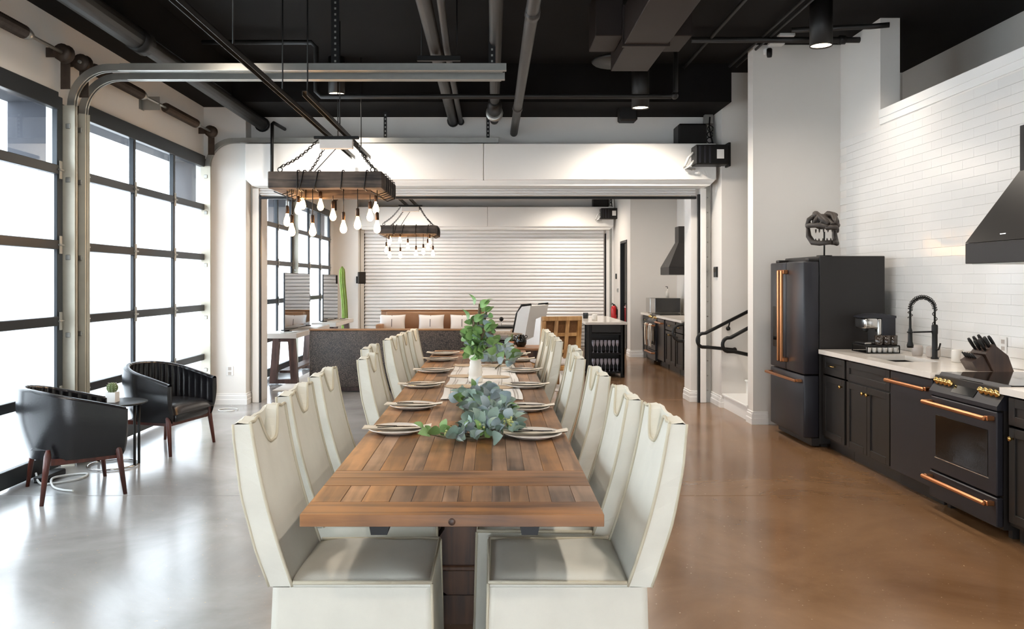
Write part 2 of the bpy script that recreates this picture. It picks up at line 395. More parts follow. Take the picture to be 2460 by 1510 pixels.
DOORS = [(0.25, 3.30), (3.70, 6.75), (7.12, 10.17), (11.55, 14.60), (14.92, 17.97)]
mb = MB().box(WX - .08, WX, -2.7, 19.4, 3.04, CZ); me_ = MB().box(WX - .40, WX - .08, -2.7, 19.4, 3.04, CZ)
ys = [-2.7] + [v for d in DOORS for v in d] + [19.4]
for i in range(0, len(ys), 2):
    me_.box(WX - .40, WX - .08, ys[i], ys[i + 1], -.1, 3.04)
    mb.box(WX - .08, WX if ys[i + 1] - ys[i] > .5 else WX - .02, ys[i], ys[i + 1], 0, 3.04)
setting('wall_left', mb, M['wall']); setting('wall_exterior', me_, M['ext'])
mb = MB()
for a, b in ((3.36, 3.64), (6.81, 7.06), (14.66, 14.86)): mb.box(WX - .02, WX + .012, a, b, 0, 3.04)
setting('trim_1', mb, M['blackframe'])
# kitchen wall: full height behind y=7.9, capped at 3.2 m nearer the camera
mb = MB().box(KX, KX + .19, 7.9, 8.98, 0, CZ).box(KX, KX + .19, -2.7, 7.9, 0, 3.13)
mb.box(KX, KX + .19, 10.8, 16.75, 0, CZ)
wr = setting('wall_right', mb, M['wall'])
mb = MB().box(KX - .02, KX + .21, -2.7, 7.895, 3.13, 3.21).box(KX - .012, KX, -2.7, 7.895, 3.07, 3.13)
setting('trim_2', mb, M['trim'])
setting('wall_loft', MB().box(5.04, 5.2, -2.7, 19.4, 0, CZ), M['wallgrey'])
setting('wall_wing', MB().box(2.83, KX, 8.8, 8.98, 0, CZ), M['wallgrey'])
setting('wall_stair', MB().box(2.82, 5.04, 9.97, 10.12, 0, CZ).box(2.82, 2.97, 10.12, 10.45, 0, CZ), M['wallgrey'])
setting('wall_wing_far', MB().box(2.83, KX, 16.6, 16.75, 0, CZ).box(2.83, 2.98, 16.75, 17.0, 0, CZ).box(2.83, 2.98, 17.85, 18.9, 0, CZ).box(2.83, 2.98, 17.0, 17.85, 2.42, CZ), M['wallgrey'])
setting('wall_back', MB().box(WX, 5.04, -2.8, -2.7, 2.3, CZ).box(WX, -1.2, -2.8, -2.7, 0, 2.3).box(1.2, 5.04, -2.8, -2.7, 0, 2.3), M['wall'])  # unseen wall; its opening is added and sized to let sky fill in

def partition(name, y0, y1):
    mb = MB().box(WX, 2.82, y0, y1, 2.66, CZ).box(WX, -2.99, y0, y1, 0, 2.66).box(2.56, 2.82, y0, y1, 0, 2.66)
    return setting(name, mb, M['wall'])
partition('wall_partition', 10.45, 10.80)
setting('wall_far', MB().box(WX, 2.98, 18.95, 19.2, 0, CZ), M['wall'])
setting('wall_pilaster', MB().box(WX, -3.10, 10.22, 10.45, 0, 3.74), M['wall'])
setting('wall_pilaster_far', MB().box(WX, -3.07, 18.6, 18.95, 0, CZ), M['wall'])
setting('trim_3', MB().box(-3.10, 2.82, 9.56, 10.45, 3.66, CZ), M['black'])
setting('trim_4', MB().box(WX, -3.06, -2.7, 10.45, 3.74, CZ), M['black'])
setting('trim_5', MB().box(-3.06, 2.82, 17.9, 18.95, 3.52, CZ).box(WX, -3.06, 10.8, 18.95, 3.74, CZ), M['black'])

def base(name, x0, x1, y0, y1, face):
    """moulded baseboard strip standing on the floor along a wall face"""
    P = [(0, 0), (.022, 0), (.022, .06), (.017, .07), (.017, .11), (.010, .118), (.010, .135), (0, .14)]
    mb = MB()
    if face == '-y': mb.prism([(y0 - p, z) for p, z in P], 'x', x0, x1)
    if face == '-x': mb.prism([(x0 - p, z) for p, z in P], 'y', y0, y1)
    if face == '+x': mb.prism([(x0 + p, z) for p, z in P], 'y', y0, y1)
    return setting(name, mb, M['trim'])
base('baseboard_pilaster', WX + .03, -3.08, 10.22, 0, '-y'); base('baseboard_pilaster_side', -3.10, 0, 10.2, 10.45, '+x')
base('baseboard_partition', -3.10, -3.0, 10.45, 0, '-y')
base('baseboard_wing', 2.81, 2.99, 8.8, 0, '-y'); base('baseboard_wing_end', 2.83, 0, 8.78, 8.98, '-x')
base('baseboard_return', 2.82, 0, 9.95, 10.45, '-x'); base('baseboard_jamb', 2.54, 2.66, 10.45, 0, '-y'); base('baseboard_jamb_end', 2.56, 0, 10.45, 10.8, '-x')
base('baseboard_far', -3.05, -3.0, 18.6, 0, '-y'); base('baseboard_wing_far', 2.83, 3.1, 16.6, 0, '-y'); base('baseboard_wing_far_end', 2.83, 0, 16.6, 16.98, '-x')
base('baseboard_stair', 2.80, 2.9, 9.97, 0, '-y')

# stair behind the wing wall
st = thing('trim_6', None, None, (2.84, 9.4, 0), kind='structure')
for k in range(4):
    obj('riser', MB().box(2.84 + .28 * k, 2.86 + .28 * k, 8.98, 9.97, .17 * k, .17 * k + .15), M['trim'], st)
    obj('tread', MB().rbox(2.82 + .28 * k, 3.14 + .28 * k, 8.985, 9.965, .17 * k + .15, .17 * k + .175, .006), M['trim'], st)

# tiles on the kitchen wall
TW, TH = .305, .0762
rows = int((3.07 - .92) / TH); tiles = []
tm = mesh('tile', MB().rbox(-.006, 0, .0007, TW - .0007, .0007, TH - .0007, .0012), M['tile'])
for r in range(rows):
    y = 8.8 - (0 if r % 2 else TW / 2)
    while y - TW > 1.5:
        tiles.append((y - TW, .92 + r * TH)); y -= TW
tiles = [t for t in tiles if not (t[0] > 8.46 and t[1] < 0)]
vis = sorted([t for t in tiles if 5.55 < t[0] < 8.5 and 1.0 < t[1]], key=lambda t: t[0])
single = set(vis[:300])
rest = MB()
for t in tiles:
    if t in single:
        o = bpy.data.objects.new('tile', tm); COL.objects.link(o); o.location = (KX, t[0], t[1]); o.parent = wr
    else: rest.box(KX - .008, KX, t[0] + .0015, t[0] + TW - .0015, t[1] + .0015, t[1] + TH - .0015)
o = obj('tile_field', rest, M['tile'], wr); o['kind'] = 'stuff'

# ------------------------------------------------------------------ overhead glass doors
RZ = [0.0, .61, 1.22, 1.85, 2.47, 3.06]
def glass_door(n, y0, y1):
    d = thing('door_%d' % n, None, None, (WX, (y0 + y1) / 2, 0), kind='structure')
    x0, x1 = WX, WX + .045
    for a, b in ((y0 - .03, y0 + .055), (y1 - .055, y1 + .03)):
        obj('stile', MB().rbox(x0, x1, a, b, 0.02, 3.08, .004), M['frame'], d)
    cw = (y1 - y0) / 3
    for k, z in enumerate(RZ):
        h0, h1 = (.02, .15) if k == 0 else ((z - .09, z + .05) if k == 5 else (z - .038, z + .038))
        obj('rail', MB().rbox(x0 - .002, x1 + .012, y0 + .055, y1 - .055, h0, h1, .004), M['frame'], d)
    for k in range(5):
        for c in (1, 2):
            ym = y0 + c * cw; obj('mullion', MB().rbox(x0, x1 + .004, ym - .026, ym + .026, RZ[k] + .038 + (.11 if k == 0 else 0), RZ[k + 1] - .038 - (.05 if k == 4 else 0), .004), M['frame'], d)
        for c in range(3):
            ya, yb = y0 + c * cw + .02, y0 + (c + 1) * cw - .02
            obj('pane', MB().box(x0 + .012, x0 + .018, ya, yb, RZ[k] + .03, RZ[k + 1] - .03), M['clear'] if k == 4 else M['frost'], d)
    for k in range(1, 5):
        for c in range(4):
            ym = y0 + c * cw + (.03 if c == 0 else (-.03 if c == 3 else 0)); z = RZ[k]
            hb = MB().rbox(x1 + .012, x1 + .018, ym - .022, ym + .022, z - .075, z + .075, .003).tube([(x1 + .022, ym - .04, z), (x1 + .022, ym + .04, z)], .009, 6)
            obj('hinge', hb, M['galv'], d)
    return d
for i, (a, b) in enumerate(DOORS): glass_door(i + 1, a, b)

# ------------------------------------------------------------------ roller shutters and their housings
def shutter(name, label, yf, xr, down):
    t = thing(name, label, 'shutter', (-.12, yf, 2.82))
    s = yf - 10.02
    for a, b in ((-3.05, -.105), (-.10, xr)):
        obj('housing_panel', MB().rbox(a, b, yf, yf + .43, 2.80, 3.25, .008), M['panel'], t)
    obj('housing_lip', MB().prism([(-3.05, 2.80), (xr, 2.80), (xr - .07, 2.735), (-2.98, 2.735)], 'y', yf + .06, yf + .43), M['panel'], t)
    z = 2.735
    n = 0
    while z > (0.06 if down else 2.66):
        hgt = .082 if down else .03
        P = [(yf + .36, z - hgt + .004), (yf + .345, z - hgt + .012), (yf + .345, z - hgt * .45), (yf + .36, z - .012), (yf + .375, z), (yf + .385, z - hgt + .004)]
        obj('slat', MB().prism(P, 'x', -2.97, 2.60), M['slat'], t); z -= hgt; n += 1
    obj('bottom_bar', MB().rbox(-2.98, 2.61, yf + .34, yf + .39, z - .045, z - .012, .004), M['blackframe'] if not down else M['panel'], t)
    for a, b in ((-3.06, -2.975), (2.66, 2.735)):
        g = obj('guide', MB().rbox(a, b, yf + .335, yf + .425, 0, 2.735, .006), M['panel'], t)
        obj('guide_slot', MB().box(b - .002 if a < 0 else a - .028, b + .016 if a < 0 else a, yf + .345, yf + .40, 0, 2.66), M['blackframe'], g)
    fl_ = obj('guide_flange', MB().box(2.735, 2.80, yf + .395, yf + .425, 0, 2.78), M['galv'], t)
    bm_ = MB()
    for k in range(14): bm_.lathe([(.009, 0), (.009, -.008), (0, -.010)], 8, (2.765, yf + .395, .15 + k * .19), axis='y')
    obj('bolt', bm_.xf(Matrix.Identity(4)), M['galv'], fl_)
    return t
shutter('roller_shutter', 'white roller shutter rolled up in its long housing above the wide opening', 10.02, 2.77, False)
shutter('roller_shutter', 'white slatted roller shutter pulled down behind the tan sofa', 18.55, 2.77, True)

def operator(yf, label, label2, xo=0):
    t = thing('shutter_motor', label, 'motor', (2.72 + xo, yf - .1, 2.96))
    obj('casing', MB().rbox(2.46 + xo, 2.86 + xo, yf - .22, yf + .02, 2.96, 3.20, .012), M['iron'], t)
    f = obj('cooling_rib', MB().box(2.50 + xo, 2.52 + xo, yf - .232, yf - .22, 2.98, 3.18).box(2.56 + xo, 2.58 + xo, yf - .235, yf - .22, 2.98, 3.18).box(2.62 + xo, 2.64 + xo, yf - .235, yf - .22, 2.98, 3.18), M['appl'], t)
    obj('rating_plate', MB().box(2.715 + xo, 2.80 + xo, yf - .228, yf - .22, 3.03, 3.14), M['matte_white'], t, 'blank white sticker')
    obj('end_plate', MB().rbox(2.86 + xo, 2.89 + xo, yf - .2, yf + .02, 2.94, 3.23, .005), M['iron'], t)
    obj('cable_bundle', MB().tube([(2.46 + xo, yf - .1, 3.12), (2.40 + xo, yf - .1, 3.06), (2.37 + xo, yf - .08, 2.98), (2.36 + xo, yf - .04, 2.95), (2.50 + xo, yf - .02, 2.93)], .016, 6).tube([(2.46 + xo, yf - .12, 3.02), (2.42 + xo, yf - .12, 2.96), (2.37 + xo, yf - .06, 2.93), (2.46 + xo, yf - .03, 2.92)], .012, 6), M['rubber'], t)
    b = thing('control_box', label2, 'box', (2.48 + xo, yf + .2, 3.26))
    obj('case', MB().rbox(2.33 + xo, 2.69 + xo, yf + .12, yf + .42, 3.255, 3.52, .02), M['iron'], b)
    c = MB()
    for k in range(3): c.tube(arc((2.75 + xo, 3.47 - .07 * k), .035, 0, 2 * PI * .95, 14, 'xz', yf + .2 + .02 * k), .006, 6)
    c.tube([(2.75 + xo, yf + .22, 3.62), (2.74 + xo, yf + .22, 3.5), (2.76 + xo, yf + .2, 3.36), (2.77 + xo, yf + .1, 3.2)], .010, 6)
    obj('coiled_wire', c, M['iron'], b)
    obj('junction_box', MB().rbox(2.69 + xo, 2.80 + xo, yf + .25, yf + .32, 3.54, 3.66, .006), M['galv'], b)
operator(10.02, 'black motor unit with white sticker at right end of near shutter housing', 'black control box on top of near shutter housing beside coiled wire')
operator(18.55, 'black motor unit with white sticker on the far shutter housing', 'black control box on top of far shutter housing')

# ------------------------------------------------------------------ overhead door tracks and springs
def sweep(mb, path, prof):
    """sweep a closed profile (a: along y, b: along path normal) along an x-z path"""
    n = len(prof); vs = []
    for i, (x, y, z) in enumerate(path):
        p = path[max(i - 1, 0)]; q = path[min(i + 1, len(path) - 1)]
        tx, tz = q[0] - p[0], q[2] - p[2]; l = math.hypot(tx, tz); nx, nz = -tz / l, tx / l
        for a, b in prof: vs.append((x + nx * b, y + a, z + nz * b))
    fs = []
    for i in range(len(path) - 1):
        for k in range(n): fs.append((i * n + k, i * n + (k + 1) % n, (i + 1) * n + (k + 1) % n, (i + 1) * n + k))
    fs.append(tuple(range(n))); fs.append(tuple(range(len(path) * n - 1, (len(path) - 1) * n - 1, -1)))
    return mb.add(vs, fs)
CPROF = [(-.028, .03), (.028, .03), (.028, -.03), (.010, -.03), (.010, -.022), (.020, -.022), (.020, .022), (-.020, .022), (-.020, -.022), (-.010, -.022), (-.010, -.03), (-.028, -.03)]
def track(label, y, ztop, xe, side):
    t = thing('door_track', label, 'track', (-3.54, y, 0), group='overhead door tracks')
    R = .32; xv = -3.54
    p = arc((xv + R, ztop - R), R, PI, PI / 2, 10, 'xz', y)
    obj('upright_channel', sweep(MB(), [(xv, y, 0.02), (xv, y, 1.5), (xv, y, ztop - R)], CPROF), M['cream_steel'], t)
    obj('curved_channel', sweep(MB(), p, CPROF), M['galv'], t)
    obj('overhead_channel', sweep(MB(), [(xv + R, y, ztop), (xe, y, ztop)], CPROF), M['galv'], t)
    obj('overhead_angle', MB().box(xv + R + .1, xe + .03, y - .045, y - .04, ztop - .035, ztop + .03).box(xv + R + .1, xe + .03, y - .09, y - .04, ztop - .04, ztop - .035), M['galv'], t)
    obj('wall_angle', MB().box(WX + .012, -3.50, y - side * .032, y - side * .036, 0, ztop - R), M['cream_steel'], t)
    for z in (.45, 1.1, 1.75, 2.4, 2.85):
        obj('clip', MB().rbox(-3.575, -3.535, y - .045, y + .045, z - .022, z + .022, .004).box(-3.535, -3.53, y - .03, y + .03, z - .005, z + .005), M['galv'], t)
    return t
track('pale overhead door track nearest the camera, curving out of the window wall to the right', 6.845, 3.345, .09, 1)
track('pale overhead door track just behind the nearest one, slightly lower', 7.03, 3.315, .08, -1)
track('pale overhead door track running in front of the white shutter housing', 10.12, 3.30, .05, 1)
track('pale overhead door track in the far room above the mirrors', 14.68, 3.30, -.4, 1)

def spring_set(label, y0, y1, springs):
    t = thing('torsion_spring_assembly', label, 'spring', (-3.45, (y0 + y1) / 2, 3.39))
    x, z = -3.46, 3.39
    obj('shaft', MB().tube([(x, y0, z), (x, y1, z)], .014, 8), M['galv'], t)
    for a, b in springs:
        mb = MB(); n = int((b - a) / .022); pr = []
        for k in range(n):
            yy = a + (b - a) * k / n; pr += [(.040, yy), (.052, yy + .011)]
        pr += [(.04, b)]
        mb.lathe([(r, q) for r, q in pr], 12, (x, 0, z), smooth=False, axis='y')
        
        obj('spring_coil', mb, M['spring'], t)
        obj('winding_cone', MB().lathe([(.02, b), (.05, b + .01), (.042, b + .05), (.03, b + .09), (.02, b + .09)], 12, (x, 0, z), axis='y'), M['galv'], t)
    for yy in (y0 + .06, y1 - .06):
        obj('cable_drum', MB().lathe([(.02, yy - .04), (.07, yy - .04), (.07, yy - .032), (.058, yy - .028), (.058, yy + .02), (.075, yy + .024), (.075, yy + .034), (.02, yy + .034)], 16, (x, 0, z), axis='y'), M['spring'], t)
        br = obj('end_bracket', MB().rbox(x - .05, x + .03, yy + .04, yy + .046, z - .28, z + .06, .002).rbox(WX + .001, x - .05, yy + .04, yy + .046, z - .02, z + .06, .002), M['spring'], t)
    ym = springs[0][1] + .4
    obj('centre_bracket', MB().rbox(WX, x + .02, ym, ym + .006, z - .07, z + .07, .002).rbox(WX, WX + .006, ym - .06, ym + .06, z - .07, z + .07, .002), M['galv'], t)
    return t
spring_set('brown torsion spring and drums above the nearest glass door', 3.70, 6.62, [(3.95, 4.7), (5.2, 6.0)])
spring_set('brown torsion springs and drums above the second glass door', 6.80, 10.05, [(7.05, 8.0), (8.6, 9.48)])
spring_set('brown torsion springs above the glass doors of the far room', 14.95, 17.95, [(15.2, 16.0), (16.6, 17.3)])

# ================================================================== DINING TABLE
TX0, TX1, TY0, TY1, TZ = -.653, .381, 2.75, 9.28, .76
tb = thing('dining_table', 'long reclaimed-wood plank dining table set with plates and greenery', 'table', (-.136, 6.0, 0))
xb = [TX0, -.545, -.47, -.37, -.29, -.18, -.125, -.075, 0, .065, .135, .215, .30, TX1]
G = .0007
def plank(x0, x1, y0, y1, m, dz=0): obj('plank', MB().rbox(x0 + G, x1 - G, y0 + G, y1 - G, TZ - .042 + dz, TZ + dz, .0016), m, tb)
for s_, (a, b, c, d) in ((1, (2.75, 2.91, 3.14, 3.39)), (-1, (9.28, 9.12, 8.89, 8.64))):
    lo = lambda p, q: (min(p, q), max(p, q))
    plank(TX0, TX1, *lo(a, b), M['tableX'])
    for i, (x0, x1) in enumerate(zip(xb[:-1], xb[1:])): plank(x0, x1, *lo(b, c), M['tableY'], random.uniform(-.001, .0005))
    m_ = (c + d) / 2
    plank(TX0, TX1, *lo(c, m_), M['tableX']); plank(TX0, TX1, *lo(m_, d), M['tableX'])
for i, (x0, x1) in enumerate(zip(xb[:-1], xb[1:])):
    y = 3.39; 
    while y < 8.64:
        L_ = random.uniform(1.0, 2.3)
        if 8.64 - (y + L_) < .6: L_ = 8.64 - y
        plank(x0, x1, y, y + L_, M['tableY'], random.uniform(-.001, .0006)); y += L_
obj('under_frame', MB().rbox(TX0 + .12, TX0 + .17, 3.2, 8.85, TZ - .11, TZ - .043, .004).rbox(TX1 - .17, TX1 - .12, 3.2, 8.85, TZ - .11, TZ - .043, .004).rbox(TX0 + .17, TX1 - .17, 3.3, 3.36, TZ - .11, TZ - .043, .004).rbox(TX0 + .17, TX1 - .17, 8.68, 8.74, TZ - .11, TZ - .043, .004), M['tabledark'], tb)
for x in (-.39, .13):
    obj('leaf_bracket', MB().prism([(x - .036, TZ - .044), (x + .036, TZ - .044), (x + .028, TZ - .085), (x - .028, TZ - .085)], 'y', 2.80, 3.30), M['iron'], tb)
PXC = -.136
obj('bolt', MB().lathe([(.012, TY0 + .002), (.012, TY0 - .003), (.008, TY0 - .005), (0, TY0 - .005)], 12, (PXC, 0, TZ - .025), axis='y'), M['tabledark'], tb, 'dark round wooden plug')
def profile(h0, h1, pts):
    L_ = [(PXC + w_ * .68, h0 + (h1 - h0) * t) for t, w_ in pts]; R_ = [(PXC - w_ * .68, h0 + (h1 - h0) * t) for t, w_ in reversed(pts)]
    return R_ and L_ + R_
for yc in (3.75, 6.0, 8.25):
    pts = [(0, .10), (.06, .17), (.12, .18), (.18, .14), (.24, .155), (.34, .185), (.46, .17), (.56, .115), (.62, .12), (.66, .155), (.74, .165), (.80, .12), (.86, .125), (.9, .15), (1, .15)]
    obj('pedestal_board', MB().prism(profile(.13, .66, pts), 'y', yc - .07, yc + .07), M['tabledark'], tb)
    for wc, yd, za, zb in ((.115, .095, .60, .64), (.128, .085, .44, .465), (.128, .085, .24, .265)): obj('pedestal_collar', MB().rbox(PXC - wc, PXC + wc, yc - yd, yc + yd, za, zb, .006), M['tabledark'], tb)
    obj('top_cleat', MB().prism([(PXC - .40, TZ - .045), (PXC + .40, TZ - .045), (PXC + .36, TZ - .10), (PXC + .2, TZ - .12), (PXC - .2, TZ - .12), (PXC - .36, TZ - .10)], 'y', yc - .06, yc + .06), M['tabledark'], tb)
    obj('foot', MB().prism([(PXC - .42, 0), (PXC + .42, 0), (PXC + .42, .05), (PXC + .34, .08), (PXC + .24, .13), (PXC - .24, .13), (PXC - .34, .08), (PXC - .42, .05)], 'y', yc - .08, yc + .08), M['tabledark'], tb)
obj('stretcher', MB().rbox(PXC - .05, PXC + .05, 3.82, 5.93, .16, .24, .006).rbox(PXC - .05, PXC + .05, 6.07, 8.18, .16, .24, .006).rbox(PXC - .11, PXC + .11, 3.82, 5.93, .34, .37, .006).rbox(PXC - .11, PXC + .11, 6.07, 8.18, .34, .37, .006), M['tabledark'], tb)

# ================================================================== SLIPCOVERED CHAIRS  (front faces +x)
def make_chair(label):
    t = thing('dining_chair', label, 'chair', (0, 0, 0), group='cream slipcovered chairs around the dining table')
    W = .245; zs = .475; ht = 1.055
    def lean(z): 
        q = max(0, (z - .42) / (ht - .42)); return -.245 - .165 * q - .02 * math.sin(q * PI)
    def bump(u):
        q = abs(u - .5) / .26; return 0 if q >= 1 else (1 - q ** 2.6)
    NU, NV = 29, 14
    def front(u, v):
        y = (u - .5) * 2 * W; zt = ht - .122 * bump(u) - .02 * abs(u - .5) * 2 + .01 * math.cos((u - .5) * 40) * (1 - bump(u)) * .3
        z = .452 + (zt - .452) * v; puff = .016 * math.sin(PI * u) * math.sin(PI * min(1, v * 1.05))
        return (lean(z) + puff, y, z)
    def back(u, v):
        y = (u - .5) * 2 * (W + .004); zt = ht - .02 * bump(u) - .02 * abs(u - .5) * 2
        z = .452 + (zt - .452) * v; th = .078 - .022 * v + .008 * math.sin(PI * v)
        return (lean(z) - th, y + .004 * math.sin(z * 30), z)
    mb = MB().grid(front, NU, NV).grid(back, NU, NV)
    o = NU * NV
    for i in range(NU - 1):
        for vrow in (NV - 1,):
            a, b = i * NV + vrow, (i + 1) * NV + vrow; q = []
            for k in (a, b):   # ledge behind the scooped front edge, then up the inside of the back layer
                mb.v.append((mb.v[k + o][0] + .016, mb.v[k][1], mb.v[k][2] + .004)); q.append(len(mb.v) - 1)
                mb.v.append((mb.v[k + o][0] + .012, mb.v[k][1], max(mb.v[k + o][2] - .002, mb.v[k][2] + .005))); q.append(len(mb.v) - 1)
            for f in ([a, b, q[2], q[0]], [q[0], q[2], q[3], q[1]], [q[1], q[3], b + o, a + o]): mb.f.append(f); mb.sm.append(False)
    for j in range(NV - 1):
        for i in (0, NU - 1):
            a, b = i * NV + j, i * NV + j + 1; mb.f.append([a, b, b + o, a + o]); mb.sm.append(False)
    obj('backrest', mb, M['linen'], t)
    # seat cushion, softly crowned
    def seat(u, v):
        x = -.262 + u * .505; y = (v - .5) * 2 * (W + .002); e = min(1, 6 * min(u, 1 - u) + .0) ; f_ = min(1, 7 * min(v, 1 - v))
        return (x, y, zs - .012 + .022 * math.sqrt(max(0, e)) * math.sqrt(max(0, f_)) + .003 * math.sin(9 * u + 5 * v))
    mb = MB().grid(seat, 18, 18)
    def rim(u, v):
        per = [(-.262, -W - .002), (.243, -W - .002), (.243, W + .002), (-.262, W + .002)]
        k = int(u * 4) % 4; q = u * 4 - int(u * 4); a, b = per[k], per[(k + 1) % 4]
        return (a[0] + (b[0] - a[0]) * q, a[1] + (b[1] - a[1]) * q, .43 + (zs - .012 - .43) * v)
    mb.grid(rim, 32, 2, False, True); obj('seat', mb, M['linen'], t)
    # skirt to the floor with soft folds
    def skirt(u, v):
        x0, x1, y1 = -.322, .246, W + .006
        per = [(x0, -y1), (x1, -y1), (x1, y1), (x0, y1)]
        k = int(u * 4 + 1e-9) % 4; q = u * 4 - int(u * 4 + 1e-9); a, b = per[k], per[(k + 1) % 4]
        x = a[0] + (b[0] - a[0]) * q; y = a[1] + (b[1] - a[1]) * q
        d = (1 - v); f_ = 1 + .055 * d + .018 * d * math.sin(u * 46 + 2 * math.sin(u * 11))
        cx = -.04; z = .012 + (.452 - .012) * v
        return (cx + (x - cx) * f_, y * f_ + .004 * d * math.sin(u * 70), z)
    obj('skirt', MB().grid(skirt, 96, 8, True, True), M['linen'], t)
    pipe = MB()
    for u in (0.004, .996):
        pipe.tube([Vector(front(u, v / 13)) + Vector((.003, 0, 0)) for v in range(14)], .0065, 6)
        pipe.tube([Vector(back(u, v / 13)) - Vector((.003, 0, 0)) for v in range(14)], .0055, 6)
    pipe.tube([Vector(front(u / 40, 1)) + Vector((.002, 0, .002)) for u in range(41)], .006, 6)
    pipe.tube([(-.25, -W - .004, zs - .008), (.245, -W - .004, zs - .006), (.245, W + .004, zs - .006), (-.25, W + .004, zs - .008)], .0075, 6)
    pipe.tube([(.249, -W - .006, zs - .01), (.250, -W - .007, .40), (.2585, -W - .015, .02)], .0055, 6)
    pipe.tube([(.249, W + .006, zs - .01), (.250, W + .007, .40), (.2585, W + .015, .02)], .0055, 6)
    obj('piping', pipe, M['seam'], t)
    return t
ordn = ['first', 'second', 'third', 'fourth', 'fifth', 'sixth', 'seventh', 'eighth']
left = [(-.465, 3.165), (-.50, 3.87), (-.52, 4.60), (-.415, 5.56), (-.52, 6.36), (-.475, 7.30), (-.44, 7.86), (-.40, 8.42)]
right = [(.235, 3.165), (.185, 3.76), (.175, 4.64), (.15, 5.60), (.205, 6.24), (.14, 7.16), (.135, 7.76), (.13, 8.36)]
ch0 = make_chair('cream slipcovered chair on the window side of the table, nearest the camera')
ch0.location = (left[0][0], left[0][1], 0)
for i, (x, y) in enumerate(left[1:], 1):
    dup(ch0, (x, y, 0), random.uniform(-.03, .03), 'cream slipcovered chair on the window side of the table, %s from the camera' % ordn[i])
for i, (x, y) in enumerate(right):
    dup(ch0, (x, y, 0), PI + random.uniform(-.02, .02) * (i > 0), 'cream slipcovered chair on the kitchen side of the table, %s from the camera' % (ordn[i] if i else 'the first'))

# ================================================================== PLACE SETTINGS
def make_setting():
    p = top('plate', MB().lathe([(0, .004), (.09, .004), (.095, 0), (.10, .004), (.135, .016), (.148, .021), (.148, .025), (.135, .021), (.10, .010), (0, .009)], 32), M['plate'], 'x', 'plate', 'dinner plates on the dining table', base=(0, 0, 0))
    def nap(u, v):
        x = (u - .5) * .35; y = .015 + (v - .5) * .095 * (1 + .25 * (u - .5)) + .05 * (u - .5); q = abs(x) / .18
        return (x, y, .014 + .012 * q ** 2 + .003 * math.sin(v * 9 + u * 3) * (.4 + q) + .002 * math.sin(u * 7))
    nb = MB().grid(nap, 22, 10); n0 = len(nb.v)
    nb.grid(lambda u, v: tuple(Vector(nap(u, v)) + Vector((.004, .005, .004))), 22, 10)
    n_ = top('napkin', nb, M['napkin'], 'x', 'napkin', 'folded napkins on the plates', base=(0, 0, 0))
    f_ = MB(); z = .0265
    f_.prism([(-.10, -.006), (.02, -.003), (.02, .003), (-.10, .006)], 'z', z, z + .003)
    f_.prism([(.02, -.004), (.045, -.012), (.055, -.012), (.055, .012), (.045, .012), (.02, .004)], 'z', z, z + .003)
    for k in range(4): f_.box(.055, .10, -.011 + k * .0062, -.008 + k * .0062, z, z + .003)
    f_ = rotz_about(f_, (0, 0, 0), .14)
    fo = top('fork', f_, M['cutlery'], 'x', 'fork', 'dark forks on the napkins', base=(0, 0, 0))
    k_ = MB().prism([(-.11, -.006), (0, -.004), (0, .004), (-.11, .006)], 'z', z + .004, z + .008).prism([(0, -.008), (.09, -.008), (.115, .004), (.10, .009), (0, .006)], 'z', z + .004, z + .006)
    k_ = rotz_about(k_, (0, 0, 0), -.12)
    kn = top('knife', k_, M['cutlery'], 'x', 'knife', 'dark knives on the napkins', base=(0, 0, 0))
    return p, n_, fo, kn
proto = make_setting()
spots = []
for i, (py, px) in enumerate([(1032, 953), (975, 993), (925, 1012), (890, 1041), (863, 1057), (849, 1064)]): spots.append((px, py, 'window', ordn[i]))
for i, (py, px) in enumerate([(1043, 1280), (979, 1263), (926, 1262), (890, 1255), (864, 1243), (851, 1235)]): spots.append((px, py, 'kitchen', ordn[i]))
for n, (px, py, side, o_) in enumerate(spots):
    Y = FPX * (H - TZ - .012) / (py - CY); x = (px - CX) * Y / FPX; rz = random.uniform(-.1, .1) + (.0 if side == 'kitchen' else .05)
    nm = ('plate', 'napkin', 'fork', 'knife')
    lab = ['white round plate on the %s side of the table, %s from the camera', 'cream napkin across the %s side plate that is %s from the camera',
           'dark fork on the %s side napkin that is %s from the camera', 'dark knife on the %s side napkin that is %s from the camera']
    for k, pr in enumerate(proto):
        o = pr if n == 0 else pr.copy()
        if n: COL.objects.link(o)
        o.location = (x, Y, TZ + (0, .001, .001, .001)[k]); o.rotation_euler = (0, 0, rz + (0 if side == 'window' else .0)); o['label'] = lab[k] % (side, o_)

